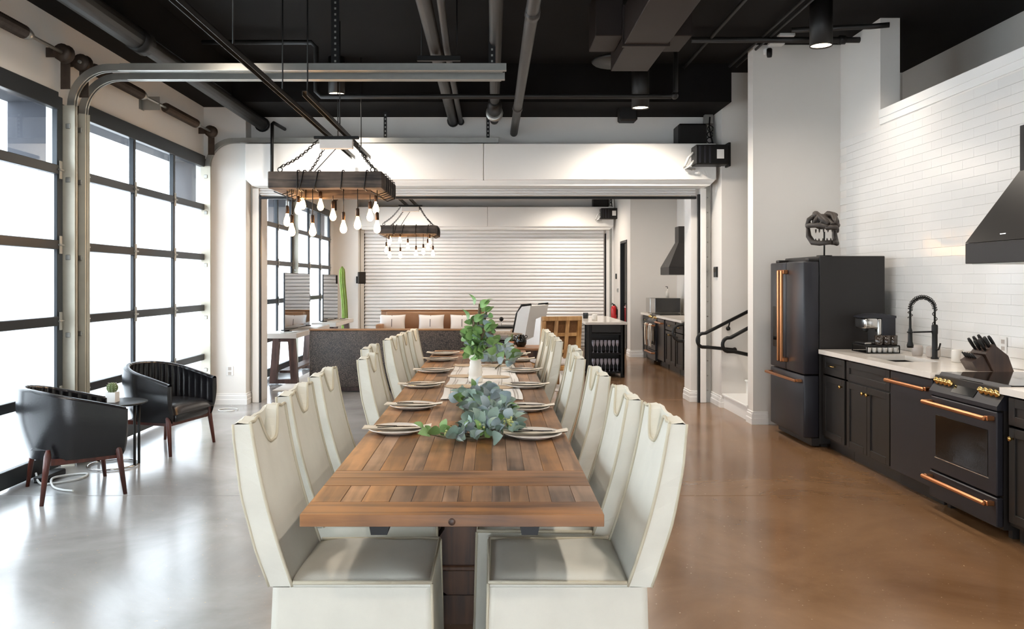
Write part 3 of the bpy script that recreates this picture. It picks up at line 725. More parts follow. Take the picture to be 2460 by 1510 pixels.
# runner, boards, vase, garlands
def runner(u, v):
    x = -.345 + u * .55; y = 5.40 + v * 2.3; 
    return (x + .006 * math.sin(v * 17), y, TZ + .003 + .002 * (1 + math.sin(u * 23 + v * 9)))
rn = thing('table_runner', 'white cloth runner with thin grey stripes across the middle of the table', 'runner', (-.07, 6.5, TZ))
obj('cloth', MB().grid(runner, 16, 30).grid(lambda u, v: tuple(Vector(runner(u, v)) - Vector((0, 0, .002))), 16, 30), M['white_cloth'], rn)
for xs in (-.30, -.28, -.20, -.18, .05, .07, .15, .17):
    obj('stripe', MB().grid(lambda u, v: (xs + u * .006 + .006 * math.sin(v * 17), 5.40 + v * 2.3, TZ + .0072 + .001 * math.sin(v * 9)), 2, 20), M['stonegrey'], rn, 'thin grey stripe')
def board(label, px, py, wd):
    Y = FPX * (H - TZ) / (py - CY); x = (px - CX) * Y / FPX
    pts = []
    for k in range(28):
        a = 2 * PI * k / 28; r = 1 - .12 * math.cos(2 * a)
        pts.append((x + wd * math.copysign(abs(math.cos(a)) ** 1.15, math.cos(a)), Y + .085 * math.copysign(abs(math.sin(a)) ** 1.3, math.sin(a))))
    return top('leaf_shaped_board', MB().prism(pts, 'z', TZ + .0085, TZ + .016), M['paleboard'], label, 'board', 'leaf-shaped boards on the white runner')
M['paleboard'] = mat('pale_beige_board', '#cdb69a', 0.5, noise=.08)
for lab, px, py in (('beige leaf-shaped board on the runner left of the vase, nearest the camera', 1107, 931), ('beige leaf-shaped board on the runner left of the vase, middle one', 1112, 906), ('beige leaf-shaped board on the runner left of the vase, farthest', 1120, 880), ('beige leaf-shaped board on the runner right of the vase, nearest the camera', 1193, 933), ('beige leaf-shaped board on the runner right of the vase, middle one', 1188, 908), ('beige leaf-shaped board on the runner right of the vase, farthest', 1183, 881)):
    board(lab, px, py, .125)
vx, vy = -.128, 6.28
top('ceramic_vase', MB().lathe([(0, 0), (.052, 0), (.058, .02), (.055, .04), (.050, .06), (.056, .075), (.048, .10), (.050, .12), (.043, .135), (.046, .155), (.040, .17), (.052, .185), (.048, .20), (.036, .212), (.033, .25), (.029, .25), (.03, .215), (.02, .2), (0, .2)], 24, (vx, vy, TZ + .0085)), M['ceramic'], 'white ribbed ceramic bottle vase standing on the runner', 'vase')

def leaf_mesh(kind, m):
    mb = MB(); L_ = 1.0; wd = {'round': .46, 'oval': .36, 'long': .2}[kind]
    vs = []; n = 9
    for i in range(n):
        t = i / (n - 1); w_ = wd * math.sin(PI * min(1, t ** .8 * .97 + .03)) ** .75 if t < 1 else 0
        z = .14 * math.sin(t * PI) - .1 * t * t
        vs += [(t * L_, -w_, z + .09 * w_ / wd), (t * L_, 0, z), (t * L_, w_, z + .09 * w_ / wd)]
    fs = []
    for i in range(n - 1):
        for k in (0, 1): fs.append((i * 3 + k, i * 3 + k + 1, i * 3 + k + 4, i * 3 + k + 3))
    mb.add(vs, fs, True); return mesh('leaf', mb, m)
LM = [leaf_mesh('round', M['leaf']), leaf_mesh('round', M['leafblue']), leaf_mesh('oval', M['leaf']), leaf_mesh('oval', M['leafblue']), leaf_mesh('long', M['leaf'])]
LG = [leaf_mesh('round', M['leafgreen']), leaf_mesh('oval', M['leafgreen'])]
def add_leaf(par, me, p, d, roll, s):
    o = bpy.data.objects.new('leaf', me); COL.objects.link(o); o.parent = par
    z = d.normalized(); y = Vector((0, 0, 1)).cross(z); y = y.normalized() if y.length > .1 else Vector((0, 1, 0)); x = z.cross(y)
    R_ = Matrix((z, y, x)).transposed() @ Matrix.Rotation(roll, 3, 'X')
    o.rotation_euler = R_.to_euler(); o.location = p - origin(par); o.scale = (s, s, s)
def garland(t, path, n, spread, hgt, size, green=0.0, up=.35):
    rnd = random.Random(11 + n)
    obj('stem', MB().tube(path, .006, 6).tube([Vector(p) + Vector((.012, .01, .012)) for p in path], .0045, 6), M['stem'], t)
    P = [Vector(p) for p in path]; seg = [(P[i + 1] - P[i]).length for i in range(len(P) - 1)]; tot = sum(seg)
    for k in range(n):
        q = rnd.random() * tot; i = 0
        while i < len(seg) - 1 and q > seg[i]: q -= seg[i]; i += 1
        p = P[i].lerp(P[i + 1], min(1, q / seg[i])); tang = (P[i + 1] - P[i]).normalized()
        side = tang.cross(Vector((0, 0, 1))); side = side.normalized() if side.length > .1 else Vector((1, 0, 0))
        a = rnd.uniform(-1, 1); hh = rnd.random() ** 1.4
        pos = p + side * a * spread * .6 + Vector((0, 0, 1)) * hh * hgt * (1 - a * a * .7)
        d = side * (a * 1.2 + rnd.uniform(-.5, .5)) + tang * rnd.uniform(-.7, .7) + Vector((0, 0, up + rnd.uniform(-.3, .7) * (0.3 + hh)))
        pos.z = max(pos.z, p.z + .006); s = size * rnd.uniform(.65, 1.25)
        if d.normalized().z * s + pos.z < TZ + .02: d.z = abs(d.z) + .2
        me = rnd.choice(LG) if rnd.random() < green else rnd.choice(LM[:3] + LM)
        add_leaf(t, me, pos, d, rnd.uniform(-1.5, 1.5), s)
g1 = thing('eucalyptus_garland', 'blue-green eucalyptus garland curling along the near half of the table', 'garland', (-.05, 4.6, TZ))
zt = TZ + .012
garland(g1, [(-.14, 4.06, zt), (-.08, 4.02, zt), (.0, 4.10, zt + .01), (.03, 4.35, zt + .015), (-.01, 4.65, zt + .02), (-.06, 4.95, zt + .02), (-.09, 5.12, zt + .02), (-.10, 5.30, zt + .01)], 240, .20, .095, .068, .06, .5)
garland(g1, [(-.12, 4.06, zt), (-.22, 4.04, zt), (-.33, 4.10, zt + .01)], 14, .07, .05, .066, 1.0)
garland(g1, [(-.20, 4.05, zt), (-.10, 4.02, zt), (.01, 4.06, zt), (.05, 4.2, zt)], 46, .13, .04, .062, .1, .5)
bm_ = MB()
rr = random.Random(3)
for c in ((-.20, 4.03), (-.07, 4.05), (.0, 4.2), (.05, 4.28), (-.05, 4.45), (.08, 4.12), (-.08, 4.7)):
    cc = MB()
    for k in range(18):
        cc.ball((c[0] + rr.gauss(0, .016), c[1] + rr.gauss(0, .016), TZ + .05 + rr.gauss(0, .012) + .03 * (c[1] > 4.1)), .0065, 6, 4)
    obj('seed_cluster', cc, M['berry'], g1, 'pale green seeds')
g2 = thing('eucalyptus_garland', 'blue-green eucalyptus garland on the table behind the white vase', 'garland', (.08, 7.5, TZ))
garland(g2, [(.03, 7.22, zt), (.07, 7.35, zt + .02), (.10, 7.6, zt + .03), (.08, 7.95, zt + .03), (.0, 8.2, zt + .02), (-.08, 8.5, zt)], 130, .20, .17, .085, .2, .6)
g3 = thing('greenery_spray', 'bright green leafy branches rising from the white vase', 'plant', (vx, vy, TZ + .21))
for k, (dx, dy, hz) in enumerate(((.0, .02, .52), (.05, .05, .46), (-.05, .0, .40), (.10, .03, .32), (-.09, -.02, .24), (.12, .0, .2), (.03, -.05, .30))):
    base_ = Vector((vx, vy, TZ + .215)); tip = base_ + Vector((dx + .03, dy, hz - .12)) * 1.0
    garland(g3, [base_, base_.lerp(tip, .5) + Vector((dx * .15, 0, .02)), tip], 20, .09, .03, .080, .8, .5)

# ================================================================== CHANDELIERS
def chandelier(label):
    X0, X1, Y0, Y1, Z0, Z1 = -2.145, -1.05, 7.76, 8.86, 2.44, 2.60; T = .14
    t = thing('beam_chandelier', label, 'chandelier', (-1.6, 8.3, Z0), group='reclaimed beam chandeliers with bare bulbs')
    obj('beam', MB().rbox(X0, X1, Y0, Y0 + T, Z0, Z1, .008), M['beamX'], t)
    obj('beam', MB().rbox(X0, X1, Y1 - T, Y1, Z0, Z1, .008), M['beamX'], t)
    obj('beam', MB().rbox(X0 + .002, X0 + T, Y0 + T, Y1 - T, Z0, Z1, .008), M['beamY'], t)
    obj('beam', MB().rbox(X1 - T, X1 - .002, Y0 + T, Y1 - T, Z0, Z1, .008), M['beamY'], t)
    # hanger bar and box under the strut channels
    obj('hanger_bar', MB().rbox(-1.82, -1.36, 8.28, 8.32, 3.00, 3.03, .004), M['iron'], t)
    obj('junction_box', MB().rbox(-1.76, -1.42, 8.27, 8.33, 2.90, 2.998, .006), M['matte_white'], t)
    def link_chain(a, b):
        a, b = Vector(a), Vector(b); n = max(3, int((b - a).length / .036)); mb = MB(); d = (b - a).normalized()
        s1 = d.cross(Vector((0, 1, 0))).normalized(); s2 = d.cross(s1)
        for k in range(n):
            p = a.lerp(b, (k + .5) / n) - Vector((0, 0, .035 * math.sin(PI * (k + .5) / n))); s_ = s1 if k % 2 else s2
            mb.tube([p + d * (.026 * math.cos(q)) + s_ * (.012 * math.sin(q)) for q in [2 * PI * i / 8 for i in range(8)]], .0042, 5, closed=True)
        return mb
    for (x, y), (bx, by) in zip(((X0 + .1, Y0 + .07), (X1 - .1, Y0 + .07), (X0 + .1, Y1 - .07), (X1 - .1, Y1 - .07)), ((-1.78, 8.29), (-1.40, 8.29), (-1.68, 8.31), (-1.42, 8.31))):
        c = obj('chain', link_chain((bx, by, 2.99), (x, y, Z1 + .05)), M['iron'], t)
        obj('eye_ring', MB().tube(arc((x, Z1 + .025), .022, 0, 2 * PI * 15 / 16, 15, 'xz', y), .005, 6, closed=True), M['iron'], c)
    for x in (-1.86, -1.80, -1.66, -1.43, -1.20):
        dx = random.uniform(-.05, .05); p = .006; w_ = MB()
        w_.tube([(x, Y0 - p, Z1 + p), (x + dx, Y0 - p - .004, Z0 - p), (x + dx, Y0 + T + p, Z0 - p - .01), (x, Y0 + T + p, Z1 + p), (x, Y0 + T * .5, Z1 + .02), (x, Y0 - p, Z1 + p)], .0052, 6); obj('wrapped_cord', w_, M['iron'], t)
    for y in (8.0, 8.15, 8.3, 8.5, 8.68):
        for xa, xb in ((X1 - T, X1), (X0, X0 + T)):
            w_ = MB(); w_.tube([(xa - .006, y, Z1 + .006), (xb + .006, y + .02, Z1 + .006), (xb + .012, y + .02, (Z0 + Z1) / 2), (xb + .006, y + .03, Z0 - .006), ((xa + xb) / 2, y + .02, Z0 - .035), (xa - .006, y, Z0 - .006)], .0052, 6); obj('wrapped_cord', w_, M['iron'], t)
    obj('feed_cord', MB().tube([(-1.60, 8.3, 2.90), (-1.68, 8.05, 2.72), (-1.72, 7.84, 2.60)], .005, 6), M['iron'], t)
    pend = [(690, 530, 8.0), (716, 502, 8.5), (727, 490, 8.75), (701, 553, 7.85), (770, 493, 8.7), (800, 517, 8.45), (751, 553, 7.84), (825, 546, 7.85), (859, 537, 7.84), (889, 518, 8.35), (903, 500, 8.7), (906, 546, 7.95)]
    for px, py, y in pend:
        p = at(px, py, y); x = min(max(p.x, X0 + .05), X1 - .05); z = p.z
        s_ = obj('socket', MB().lathe([(0, z + .15), (.012, z + .15), (.017, z + .14), (.019, z + .075), (.016, z + .07), (0, z + .07)], 12, (x, y, 0)), M['socket'], t)
        obj('cord', MB().tube([(x, y, z + .15), (x, y, Z0 - .0)], .0042, 6), M['iron'], s_)
        obj('bulb', MB().lathe([(.013, z + .072), (.016, z + .05), (.026, z + .022), (.034, z - .008), (.035, z - .022), (.028, z - .042), (.014, z - .054), (0, z - .057)], 14, (x, y, 0)), M['bulb'], s_)
    return t
c1 = chandelier('weathered beam chandelier with bare bulbs nearest the camera')
dup(c1, (-1.6, 8.3 + 7.5, 2.44), 0, 'weathered beam chandelier with bare bulbs in the far room')

# strut channels that carry the chandeliers
def strut(label, x, y0, y1, z, hang):
    t = thing('strut_channel', label, 'channel', (x, (y0 + y1) / 2, z), group='black strut channels over the left of the room')
    obj('channel', MB().box(x - .021, x + .021, y0, y1, z + .035, z + .04).box(x - .021, x - .017, y0, y1, z, z + .04).box(x + .017, x + .021, y0, y1, z, z + .04), M['blackpipe'], t)
    k = y0 + .1; mb = MB()
    while k < y1 - .1: mb.box(x - .013, x + .013, k, k + .03, z + .0405, z + .046); k += .06
    obj('slot_strip', mb, M['galv'], t)
    for y in hang: obj('hanger_rod', MB().tube([(x, y, z + .02), (x, y, CZ)], .006, 6), M['iron'], t)
strut('long black strut channel running from above the camera towards the housing, left one', -1.69, 3.2, 9.9, 3.035, (5.3, 6.55, 8.9))
strut('shorter black strut channel beside the long one, right one', -1.50, 6.5, 9.9, 3.035, (6.6, 8.0, 9.3))
strut('black strut channel in the far room, left one', -1.69, 11.2, 17.0, 3.035, (11.4, 14.0))
strut('black strut channel in the far room, right one', -1.50, 11.2, 17.0, 3.035, (12.3, 15.0))

# ================================================================== CEILING SERVICES
def pipe(name, label, pts, r, m, extra=None, cat='pipe'):
    t = thing(name, label, cat, tuple(pts[0]))
    obj('run', MB().tube(pts, r, 14), m, t)
    for e in (extra or []): obj(*e, t)
    return t
def coup(p, ax, r, l): return MB().lathe([(r * .7, -l), (r, -l), (r, l), (r * .7, l)], 16, p, axis=ax)
pipe('sprinkler_main', 'thick black pipe running along the ceiling above the windows', [(-2.95, -1, 3.56), (-2.95, 10.45, 3.56)], .075, M['blackpipe'], [('coupling', coup((-2.95, 6.8, 3.56), 'y', .10, .10), M['blackpipe']), ('larger_run', MB().lathe([(.05, -1), (.092, -1), (.092, 6.72), (.05, 6.72)], 16, (-2.95, 0, 3.56), axis='y'), M['blackpipe']), ('collar', coup((-2.95, 10.42, 3.56), 'y', .095, .02), M['iron'])])
pipe('ceiling_pipe', 'dark pipe above the table centre beside a thinner conduit', [(-.50, -1, 3.60), (-.50, 10.40, 3.60)], .058, M['greypipe'], [('collar', coup((-.50, 10.4, 3.6), 'y', .075, .03), M['iron'])])
pipe('ceiling_conduit', 'thin dark conduit right of the ceiling pipe above the table centre', [(-.37, -1, 3.58), (-.37, 5.8, 3.58), (-.395, 7, 3.58), (-.40, 10.40, 3.59)], .03, M['greypipe'], [('collar', coup((-.40, 10.4, 3.59), 'y', .042, .03), M['iron'])])
pb = thing('pipe_hanger', 'black slotted bar on two rods holding the pair of pipes over the table', 'hanger', (-.47, 7.16, 3.5))
obj('bar', MB().rbox(-.66, -.28, 7.14, 7.18, 3.49, 3.535, .003), M['iron'], pb)
for x in (-.62, -.31): obj('rod', MB().tube([(x, 7.16, 3.5), (x, 7.16, CZ)], .006, 6), M['iron'], pb)
vp = pipe('sprinkler_pipe', 'dark pipe with a valve that ends above the right end of the overhead tracks', [(.03, -1, 3.63), (.03, 10.35, 3.60)], .055, M['greypipe'])
obj('valve_body', MB().lathe([(.05, 9.2), (.075, 9.22), (.085, 9.4), (.085, 9.62), (.07, 9.7), (.05, 9.72)], 16, (.03, 0, 3.58), axis='y'), M['iron'], vp)
obj('flange', coup((.03, 9.80, 3.58), 'y', .105, .02), M['galv'], vp)
pipe('ceiling_pipe', 'grey dark pipe slanting down to the housing right of the overhead tracks', [(.30, -1, 3.47), (.285, 5.5, 3.45), (.28, 10.42, 3.45)], .048, M['greypipe'], [('coupling', coup((.288, 5.75, 3.45), 'y', .056, .06), M['greypipe']), ('coupling', coup((.281, 8.9, 3.45), 'y', .056, .05), M['greypipe'])])
cp = thing('cross_pipe', 'thin dark pipe crossing the room in front of the black beam', 'pipe', (0, 8.4, 3.46))
obj('run', MB().tube([(-3.0, 8.4, 4.02), (-1.87, 8.4, 4.02), (-1.82, 8.4, 3.97), (-1.82, 8.4, 3.51), (-1.77, 8.4, 3.46), (1.85, 8.4, 3.46), (1.90, 8.4, 3.51), (1.90, 8.4, 4.1)], .026, 10), M['blackpipe'], cp)
obj('elbow', MB().ball((1.89, 8.4, 3.47), .04, 10, 6), M['blackpipe'], cp)
obj('sprinkler_head', MB().lathe([(.02, 0), (.03, .02), (.012, .05), (.012, .1)], 10, (1.98, 8.4, 4.0)), M['chrome'], cp, 'small bright sprinkler head')
pipe('ceiling_pipe', 'thin black pipe above the wing wall running into the kitchen wall', [(2.05, 8.35, 4.03), (3.72, 8.35, 4.03), (3.78, 8.35, 4.03)], .03, M['blackpipe'], [('clamp', coup((3.6, 8.35, 4.03), 'x', .045, .03), M['iron'])])
pipe('ceiling_pipe', 'second thin black pipe just behind the one above the wing wall', [(2.95, 8.0, 4.02), (3.5, 7.9, 4.02), (3.62, 7.75, 3.98), (3.77, 7.7, 3.98)], .026, M['blackpipe'])
for k, x in enumerate((2.78, 2.86)):
    pipe('conduit', ('left' if k == 0 else 'right') + ' one of two thin conduits along the ceiling left of the lamp cylinder', [(x, -1, 4.06), (x, 9.5, 4.06)], .014, M['blackpipe'])
pipe('conduit', 'thin conduit along the ceiling right of the rectangular duct', [(2.25, -1, 4.05), (2.25, 9.5, 4.05)], .018, M['blackpipe'])
# duct
du = thing('air_duct', 'dark brown rectangular air duct along the ceiling right of centre', 'duct', (1.33, 5, 3.58))
obj('duct_run', MB().rbox(1.14, 1.52, -1, 7.02, 3.59, 3.92, .006), M['duct'], du)
obj('flange', MB().rbox(1.125, 1.535, 7.0, 7.04, 3.575, 3.935, .003), M['duct'], du)
obj('outlet_section', MB().rbox(1.15, 1.51, 7.04, 7.86, 3.58, 3.90, .006), M['duct'], du)
obj('side_box', MB().rbox(.90, 1.14, 7.05, 7.55, 3.68, 4.10, .006), M['duct'], du); obj('side_box', MB().rbox(1.52, 1.74, 7.05, 7.55, 3.68, 4.10, .006), M['duct'], du)
obj('damper_plate', MB().lathe([(0, 0), (.26, 0), (.28, .02), (.26, .04), (0, .04)], 20, (1.32, 8.5, 3.83)), M['blackpipe'], du)
sp = thing('hanging_speaker', 'black box speaker hanging in front of the white wall under the black beam', 'speaker', (1.66, 9.95, 3.50))
obj('cabinet', MB().rbox(1.55, 1.77, 9.86, 10.05, 3.50, 3.95, .02), M['iron'], sp)
obj('bracket', MB().tube([(1.60, 9.95, 3.95), (1.60, 9.95, CZ)], .01, 6).tube([(1.72, 9.95, 3.95), (1.72, 9.95, CZ)], .01, 6), M['iron'], sp)

def perforated(label, x, y, z0, z1, w_=.035):
    mb = MB(); t = thing('perforated_hanger', label, 'hanger', (x, y, z0), group='perforated track hangers')
    obj('angle', mb.box(x - w_, x + w_, y - .003, y, z0, z1).box(x - w_, x - w_ + .004, y, y + .05, z0, z1), M['iron'], t)
    hb = MB(); z = z0 + .03
    while z < z1 - .03: hb.box(x - .008, x + .008, y - .0045, y - .003, z, z + .018); z += .05
    obj('slot_row', hb, M['galv'], t)
perforated('black slotted hanger above the middle of the near overhead tracks', -1.34, 6.94, 3.39, CZ)
perforated('black slotted hanger above the right end of the near overhead tracks', -.0, 6.94, 3.39, CZ, .03)
perforated('black slotted hanger at the middle of the far track against the white wall', -1.33, 10.12, 3.33, 3.66, .02)
perforated('black slotted hanger at the right end of the far track against the white wall', -.05, 10.12, 3.33, 3.66, .02)
hr = thing('standpipe', 'thin black drop pipe hanging in front of the housing left of the chandelier', 'pipe', (-2.68, 10.0, 2.6))
obj('run', MB().tube([(-2.66, 10.42, 3.50), (-2.69, 10.0, 3.50), (-2.70, 9.97, 3.48), (-2.70, 9.95, 2.70)], .022, 8), M['iron'], hr)

def downlight(label, x, y, z, r=.1, power=1.0, hgt=None, wide=2.8):
    t = thing('cylinder_downlight', label, 'lamp', (x, y, z), group='black cylinder downlights')
    obj('housing', MB().lathe([(r * .93, z + .03), (r * .93, z), (r, z), (r, min(CZ, z + (hgt or .5))), (0, min(CZ, z + (hgt or .5)))], 24, (x, y, 0)), M['blackpipe'], t)
    obj('lens', MB().lathe([(0, z + .012), (r * .92, z + .012), (r * .92, z + .02), (0, z + .02)], 24, (x, y, 0)), M['lamp'], t)
    ld = bpy.data.lights.new('downlight_beam', 'SPOT'); ld.energy = SPOT * power; ld.color = (1, .90, .79); ld.spot_size = wide; ld.spot_blend = .9; ld.shadow_soft_size = r * .8
    lo = bpy.data.objects.new('beam', ld); COL.objects.link(lo); lo.parent = t; lo.location = (0, 0, -.01)
    return t
downlight('black cylinder downlight above the fridge at upper right', 3.0, 7.4, 3.69, power=.45)
downlight('black cylinder downlight in front of the housing, right of the duct', 1.70, 9.30, 3.53, hgt=.6, power=1.5, wide=2.75)
downlight('black cylinder downlight behind the near overhead tracks', -1.78, 9.30, 3.69, .095, power=1.2, wide=2.75)
downlight('added black fill downlight over the near kitchen, out of frame', 3.0, 4.2, 3.69, power=.35)  # unseen lamp added as fill for the near kitchen
for k, (x, y) in enumerate(((1.7, 1.2), (1.7, 3.4), (1.7, 5.7), (3.0, 1.8))):  # unseen lamps added to fill the kitchen-facing sides of the chairs
    downlight('added black fill downlight above the frame between table and kitchen, %s from the camera' % ordn[k], x, y, 3.69, power=.6)
for k, (x, y) in enumerate(((-1.6, 1.2), (-2.2, 3.6), (-2.4, 5.9))):  # unseen lamps added as fill for the window side and its upper wall
    downlight('added black fill downlight above the frame on the window side, %s from the camera' % ordn[k], x, y, 3.69, power=.7)
downlight('black cylinder downlight in front of the far shutter, right one', 1.70, 17.6, 3.53, power=1.3, wide=2.75)
downlight('black cylinder downlight in front of the far shutter, left one', -1.78, 17.6, 3.53, power=.8, wide=2.75)
downlight('black cylinder downlight over the far kitchen', 2.7, 14.6, 3.69)
downlight('black cylinder downlight over the far seating', .5, 13.2, 3.69)
for k, (x, y) in enumerate(((3.05, 8.42), (3.05, 8.72))):
    top('ceiling_sensor', MB().rbox(x - .08, x + .08, y - .05, y + .05, CZ - .03, CZ, .004), M['matte_white'], 'small white ceiling box %s upper right lamp cylinder' % ('just left of' if k == 0 else 'by the wing wall, lower than the'), 'sensor')
sc_ = thing('security_camera', 'small dark camera on the top corner of the wing wall', 'camera', (2.98, 8.72, 3.98))
obj('body', MB().lathe([(0, 0), (.025, .005), (.03, .03), (.03, .09), (.02, .1), (0, .1)], 12, (2.98, 8.72, 3.95)), M['iron'], sc_); obj('mount', MB().rbox(2.94, 3.02, 8.74, 8.80, 4.0, 4.06, .006), M['matte_white'], sc_)

# ================================================================== KITCHEN
def shaker(par, name, x, y0, y1, z0, z1, m):
    """shaker front facing -x: frame with a recessed panel, returned as one part"""
    s_ = .055; mb = MB()
    mb.rbox(x, x + .02, y0, y0 + s_, z0, z1, .002).rbox(x, x + .02, y1 - s_, y1, z0, z1, .002)
    mb.rbox(x, x + .02, y0 + s_, y1 - s_, z0, z0 + s_, .002).rbox(x, x + .02, y0 + s_, y1 - s_, z1 - s_, z1, .002)
    mb.box(x + .010, x + .018, y0 + s_, y1 - s_, z0 + s_, z1 - s_)
    return obj(name, mb, m, par)
def knob(par, x, y, z): return obj('knob', MB().lathe([(.006, x + .001), (.006, x - .015), (.014, x - .018), (.014, x - .03), (0, x - .031)], 10, (0, y, z), axis='x'), M['brass'], par)
FX = 3.06
def base_cabinet(label, y0, y1, doors, drawer=True, falsefront=False, knobside=None):
    t = thing('base_cabinet', label, 'cabinet', (3.4, (y0 + y1) / 2, 0))
    obj('carcass', MB().box(FX + .022, KX - .02, y0 + .002, y1 - .002, .10, .68 if falsefront else .876).box(FX + .022, FX + .04, y0 + .002, y1 - .002, .68, .876), M['cab'], t)
    obj('toe_kick', MB().box(FX + .08, FX + .10, y0 + .002, y1 - .002, 0, .10), M['cab'], t)
    dz = .876
    if drawer:
        d = shaker(t, 'drawer', FX, y0 + .02, y1 - .02, .70, .862, M['cab']); dz = .69
        if not falsefront:
            ym = (y0 + y1) / 2; obj('pull', MB().tube([(FX, ym - .045, .785), (FX - .025, ym - .045, .785), (FX - .025, ym + .045, .785), (FX, ym + .045, .785)], .006, 8), M['brass'], d)
    wd = (y1 - y0 - .04) / doors
    for k in range(doors):
        a = y0 + .02 + wd * k; d = shaker(t, 'door', FX, a + .003, a + wd - .003, .125, dz - .005, M['cab'])
        ky = (a + wd - .04 if k == 0 else a + .04) if doors == 2 else (a + .045 if knobside == 'near' else a + wd - .045)
        knob(d, FX, ky, dz - .065)
    return t
base_cabinet('narrow black cabinet with one drawer beside the tall fridge', 7.03, 7.53, 1, knobside='near')
base_cabinet('wide black sink cabinet with two doors and brass knobs', 6.23, 7.03, 2, falsefront=True)
base_cabinet('black cabinet at the right edge of the picture nearer than the range', 4.2, 4.83, 1, knobside='far')
def dishwasher(label, y0, y1):
    t = thing('dishwasher', label, 'dishwasher', (3.4, (y0 + y1) / 2, 0))
    obj('body', MB().box(FX + .03, KX - .03, y0 + .003, y1 - .003, .10, .872), M['appl2'], t)
    d = obj('door', MB().rbox(FX - .012, FX + .03, y0 + .005, y1 - .005, .115, .868, .006), M['appl'], t)
    obj('handle', MB().rbox(FX - .075, FX - .05, y0 + .02, y1 - .02, .785, .812, .008).rbox(FX - .052, FX - .012, y0 + .02, y0 + .05, .785, .812, .004).rbox(FX - .052, FX - .012, y1 - .05, y1 - .02, .785, .812, .004), M['copper'], d, 'copper bar handle')
    obj('toe_kick', MB().box(FX + .07, FX + .09, y0, y1, 0, .10), M['appl2'], t)
dishwasher('matte black dishwasher with a copper handle left of the range', 5.62, 6.22)
def cooker(label, y0, y1):
    t = thing('range_cooker', label, 'oven', (3.4, (y0 + y1) / 2, 0)); x = 3.03
    obj('body', MB().box(x + .03, KX - .02, y0 + .004, y1 - .004, .06, .905), M['appl2'], t)
    [obj('foot', MB().box(xa, xa + .04, ya, ya + .04, 0, .06), M['appl2'], t) for xa in (x + .10, KX - .1) for ya in (y0 + .03, y1 - .07)]
    obj('cooktop', MB().rbox(x + .075, KX - .02, y0 + .002, y1 - .002, .905, .925, .005), M['glassblack'], t, 'glossy black glass cooktop')
    P = [(x - .012, .775), (x - .012, .80), (x + .075, .925), (x + .085, .925), (x + .085, .775)]
    cpn = obj('control_panel', MB().prism(P, 'y', y0 + .002, y1 - .002), M['appl'], t)
    nx, nz = -.82, .572; ym = (y0 + y1) / 2
    def onp(q): return (x - .012 + .087 * q, .80 + .125 * q)
    a, b = onp(.14), onp(.86)
    obj('display', MB().prism([a, (a[0] - .003, a[1] + .002), (b[0] - .003, b[1] + .002), b], 'y', ym - .12, ym + .13), M['glassblack'], cpn)
    for k, yy in enumerate([y1 - .055 - .05 * i for i in range(4)] + [y0 + .05 + .052 * i for i in range(4)]):
        c = onp(.5); kb = MB().lathe([(.010, 0), (.022, .002), (.022, .014), (.016, .018), (.016, .036), (.012, .04), (0, .04)], 12)
        kb.xf(Matrix.Translation((c[0], yy, c[1])) @ Vector((0, 0, 1)).rotation_difference(Vector((nx, 0, nz))).to_matrix().to_4x4()); obj('knob', kb, M['brass'], t)
    d = obj('oven_door', MB().rbox(x - .012, x + .03, y0 + .005, y1 - .005, .262, .765, .006), M['appl'], t)
    obj('window', MB().rbox(x - .015, x - .011, y0 + .09, y1 - .09, .36, .645, .004), M['glassblack'], d)
    obj('window_trim', MB().box(x - .0155, x - .0115, y0 + .08, y1 - .08, .352, .358), M['chrome'], d)
    def bar(z, par): obj('handle', MB().rbox(x - .085, x - .055, y0 + .02, y1 - .02, z - .014, z + .014, .009).rbox(x - .06, x - .012, y0 + .02, y0 + .06, z - .014, z + .014, .004).rbox(x - .06, x - .012, y1 - .06, y1 - .02, z - .014, z + .014, .004), M['copper'], par, 'copper bar handle')
    bar(.725, d)
    dr = obj('drawer', MB().rbox(x - .012, x + .03, y0 + .005, y1 - .005, .075, .25, .006), M['appl'], t); bar(.215, dr)
    return t
cooker('matte black range cooker with copper handles and brass knobs in the near kitchen', 4.85, 5.61)
# worktop with undermount sink
wt = thing('worktop', 'pale polished stone worktop between the fridge and the range', 'worktop', (3.4, 6.5, .878))
sx0, sx1, sy0, sy1 = 3.16, 3.52, 6.36, 6.92
obj('slab', MB().box(FX - .03, KX - .011, 5.613, sy0, .878, .918).box(FX - .03, KX - .011, sy1, 7.535, .878, .918).box(FX - .03, sx0, sy0, sy1, .878, .918).box(sx1, KX - .011, sy0, sy1, .878, .918), M['counter'], wt)
obj('sink_bowl', MB().box(sx0 - .01, sx1 + .01, sy0 - .01, sy1 + .01, .69, .70).box(sx0 - .012, sx0, sy0, sy1, .70, .878).box(sx1, sx1 + .012, sy0, sy1, .70, .878).box(sx0, sx1, sy0 - .012, sy0, .70, .878).box(sx0, sx1, sy1, sy1 + .012, .70, .878), M['appl2'], wt)
top('worktop', MB().box(FX - .03, KX - .011, 4.2, 4.848, .878, .918), M['counter'], 'short piece of pale worktop at the right edge nearer than the range', 'worktop')
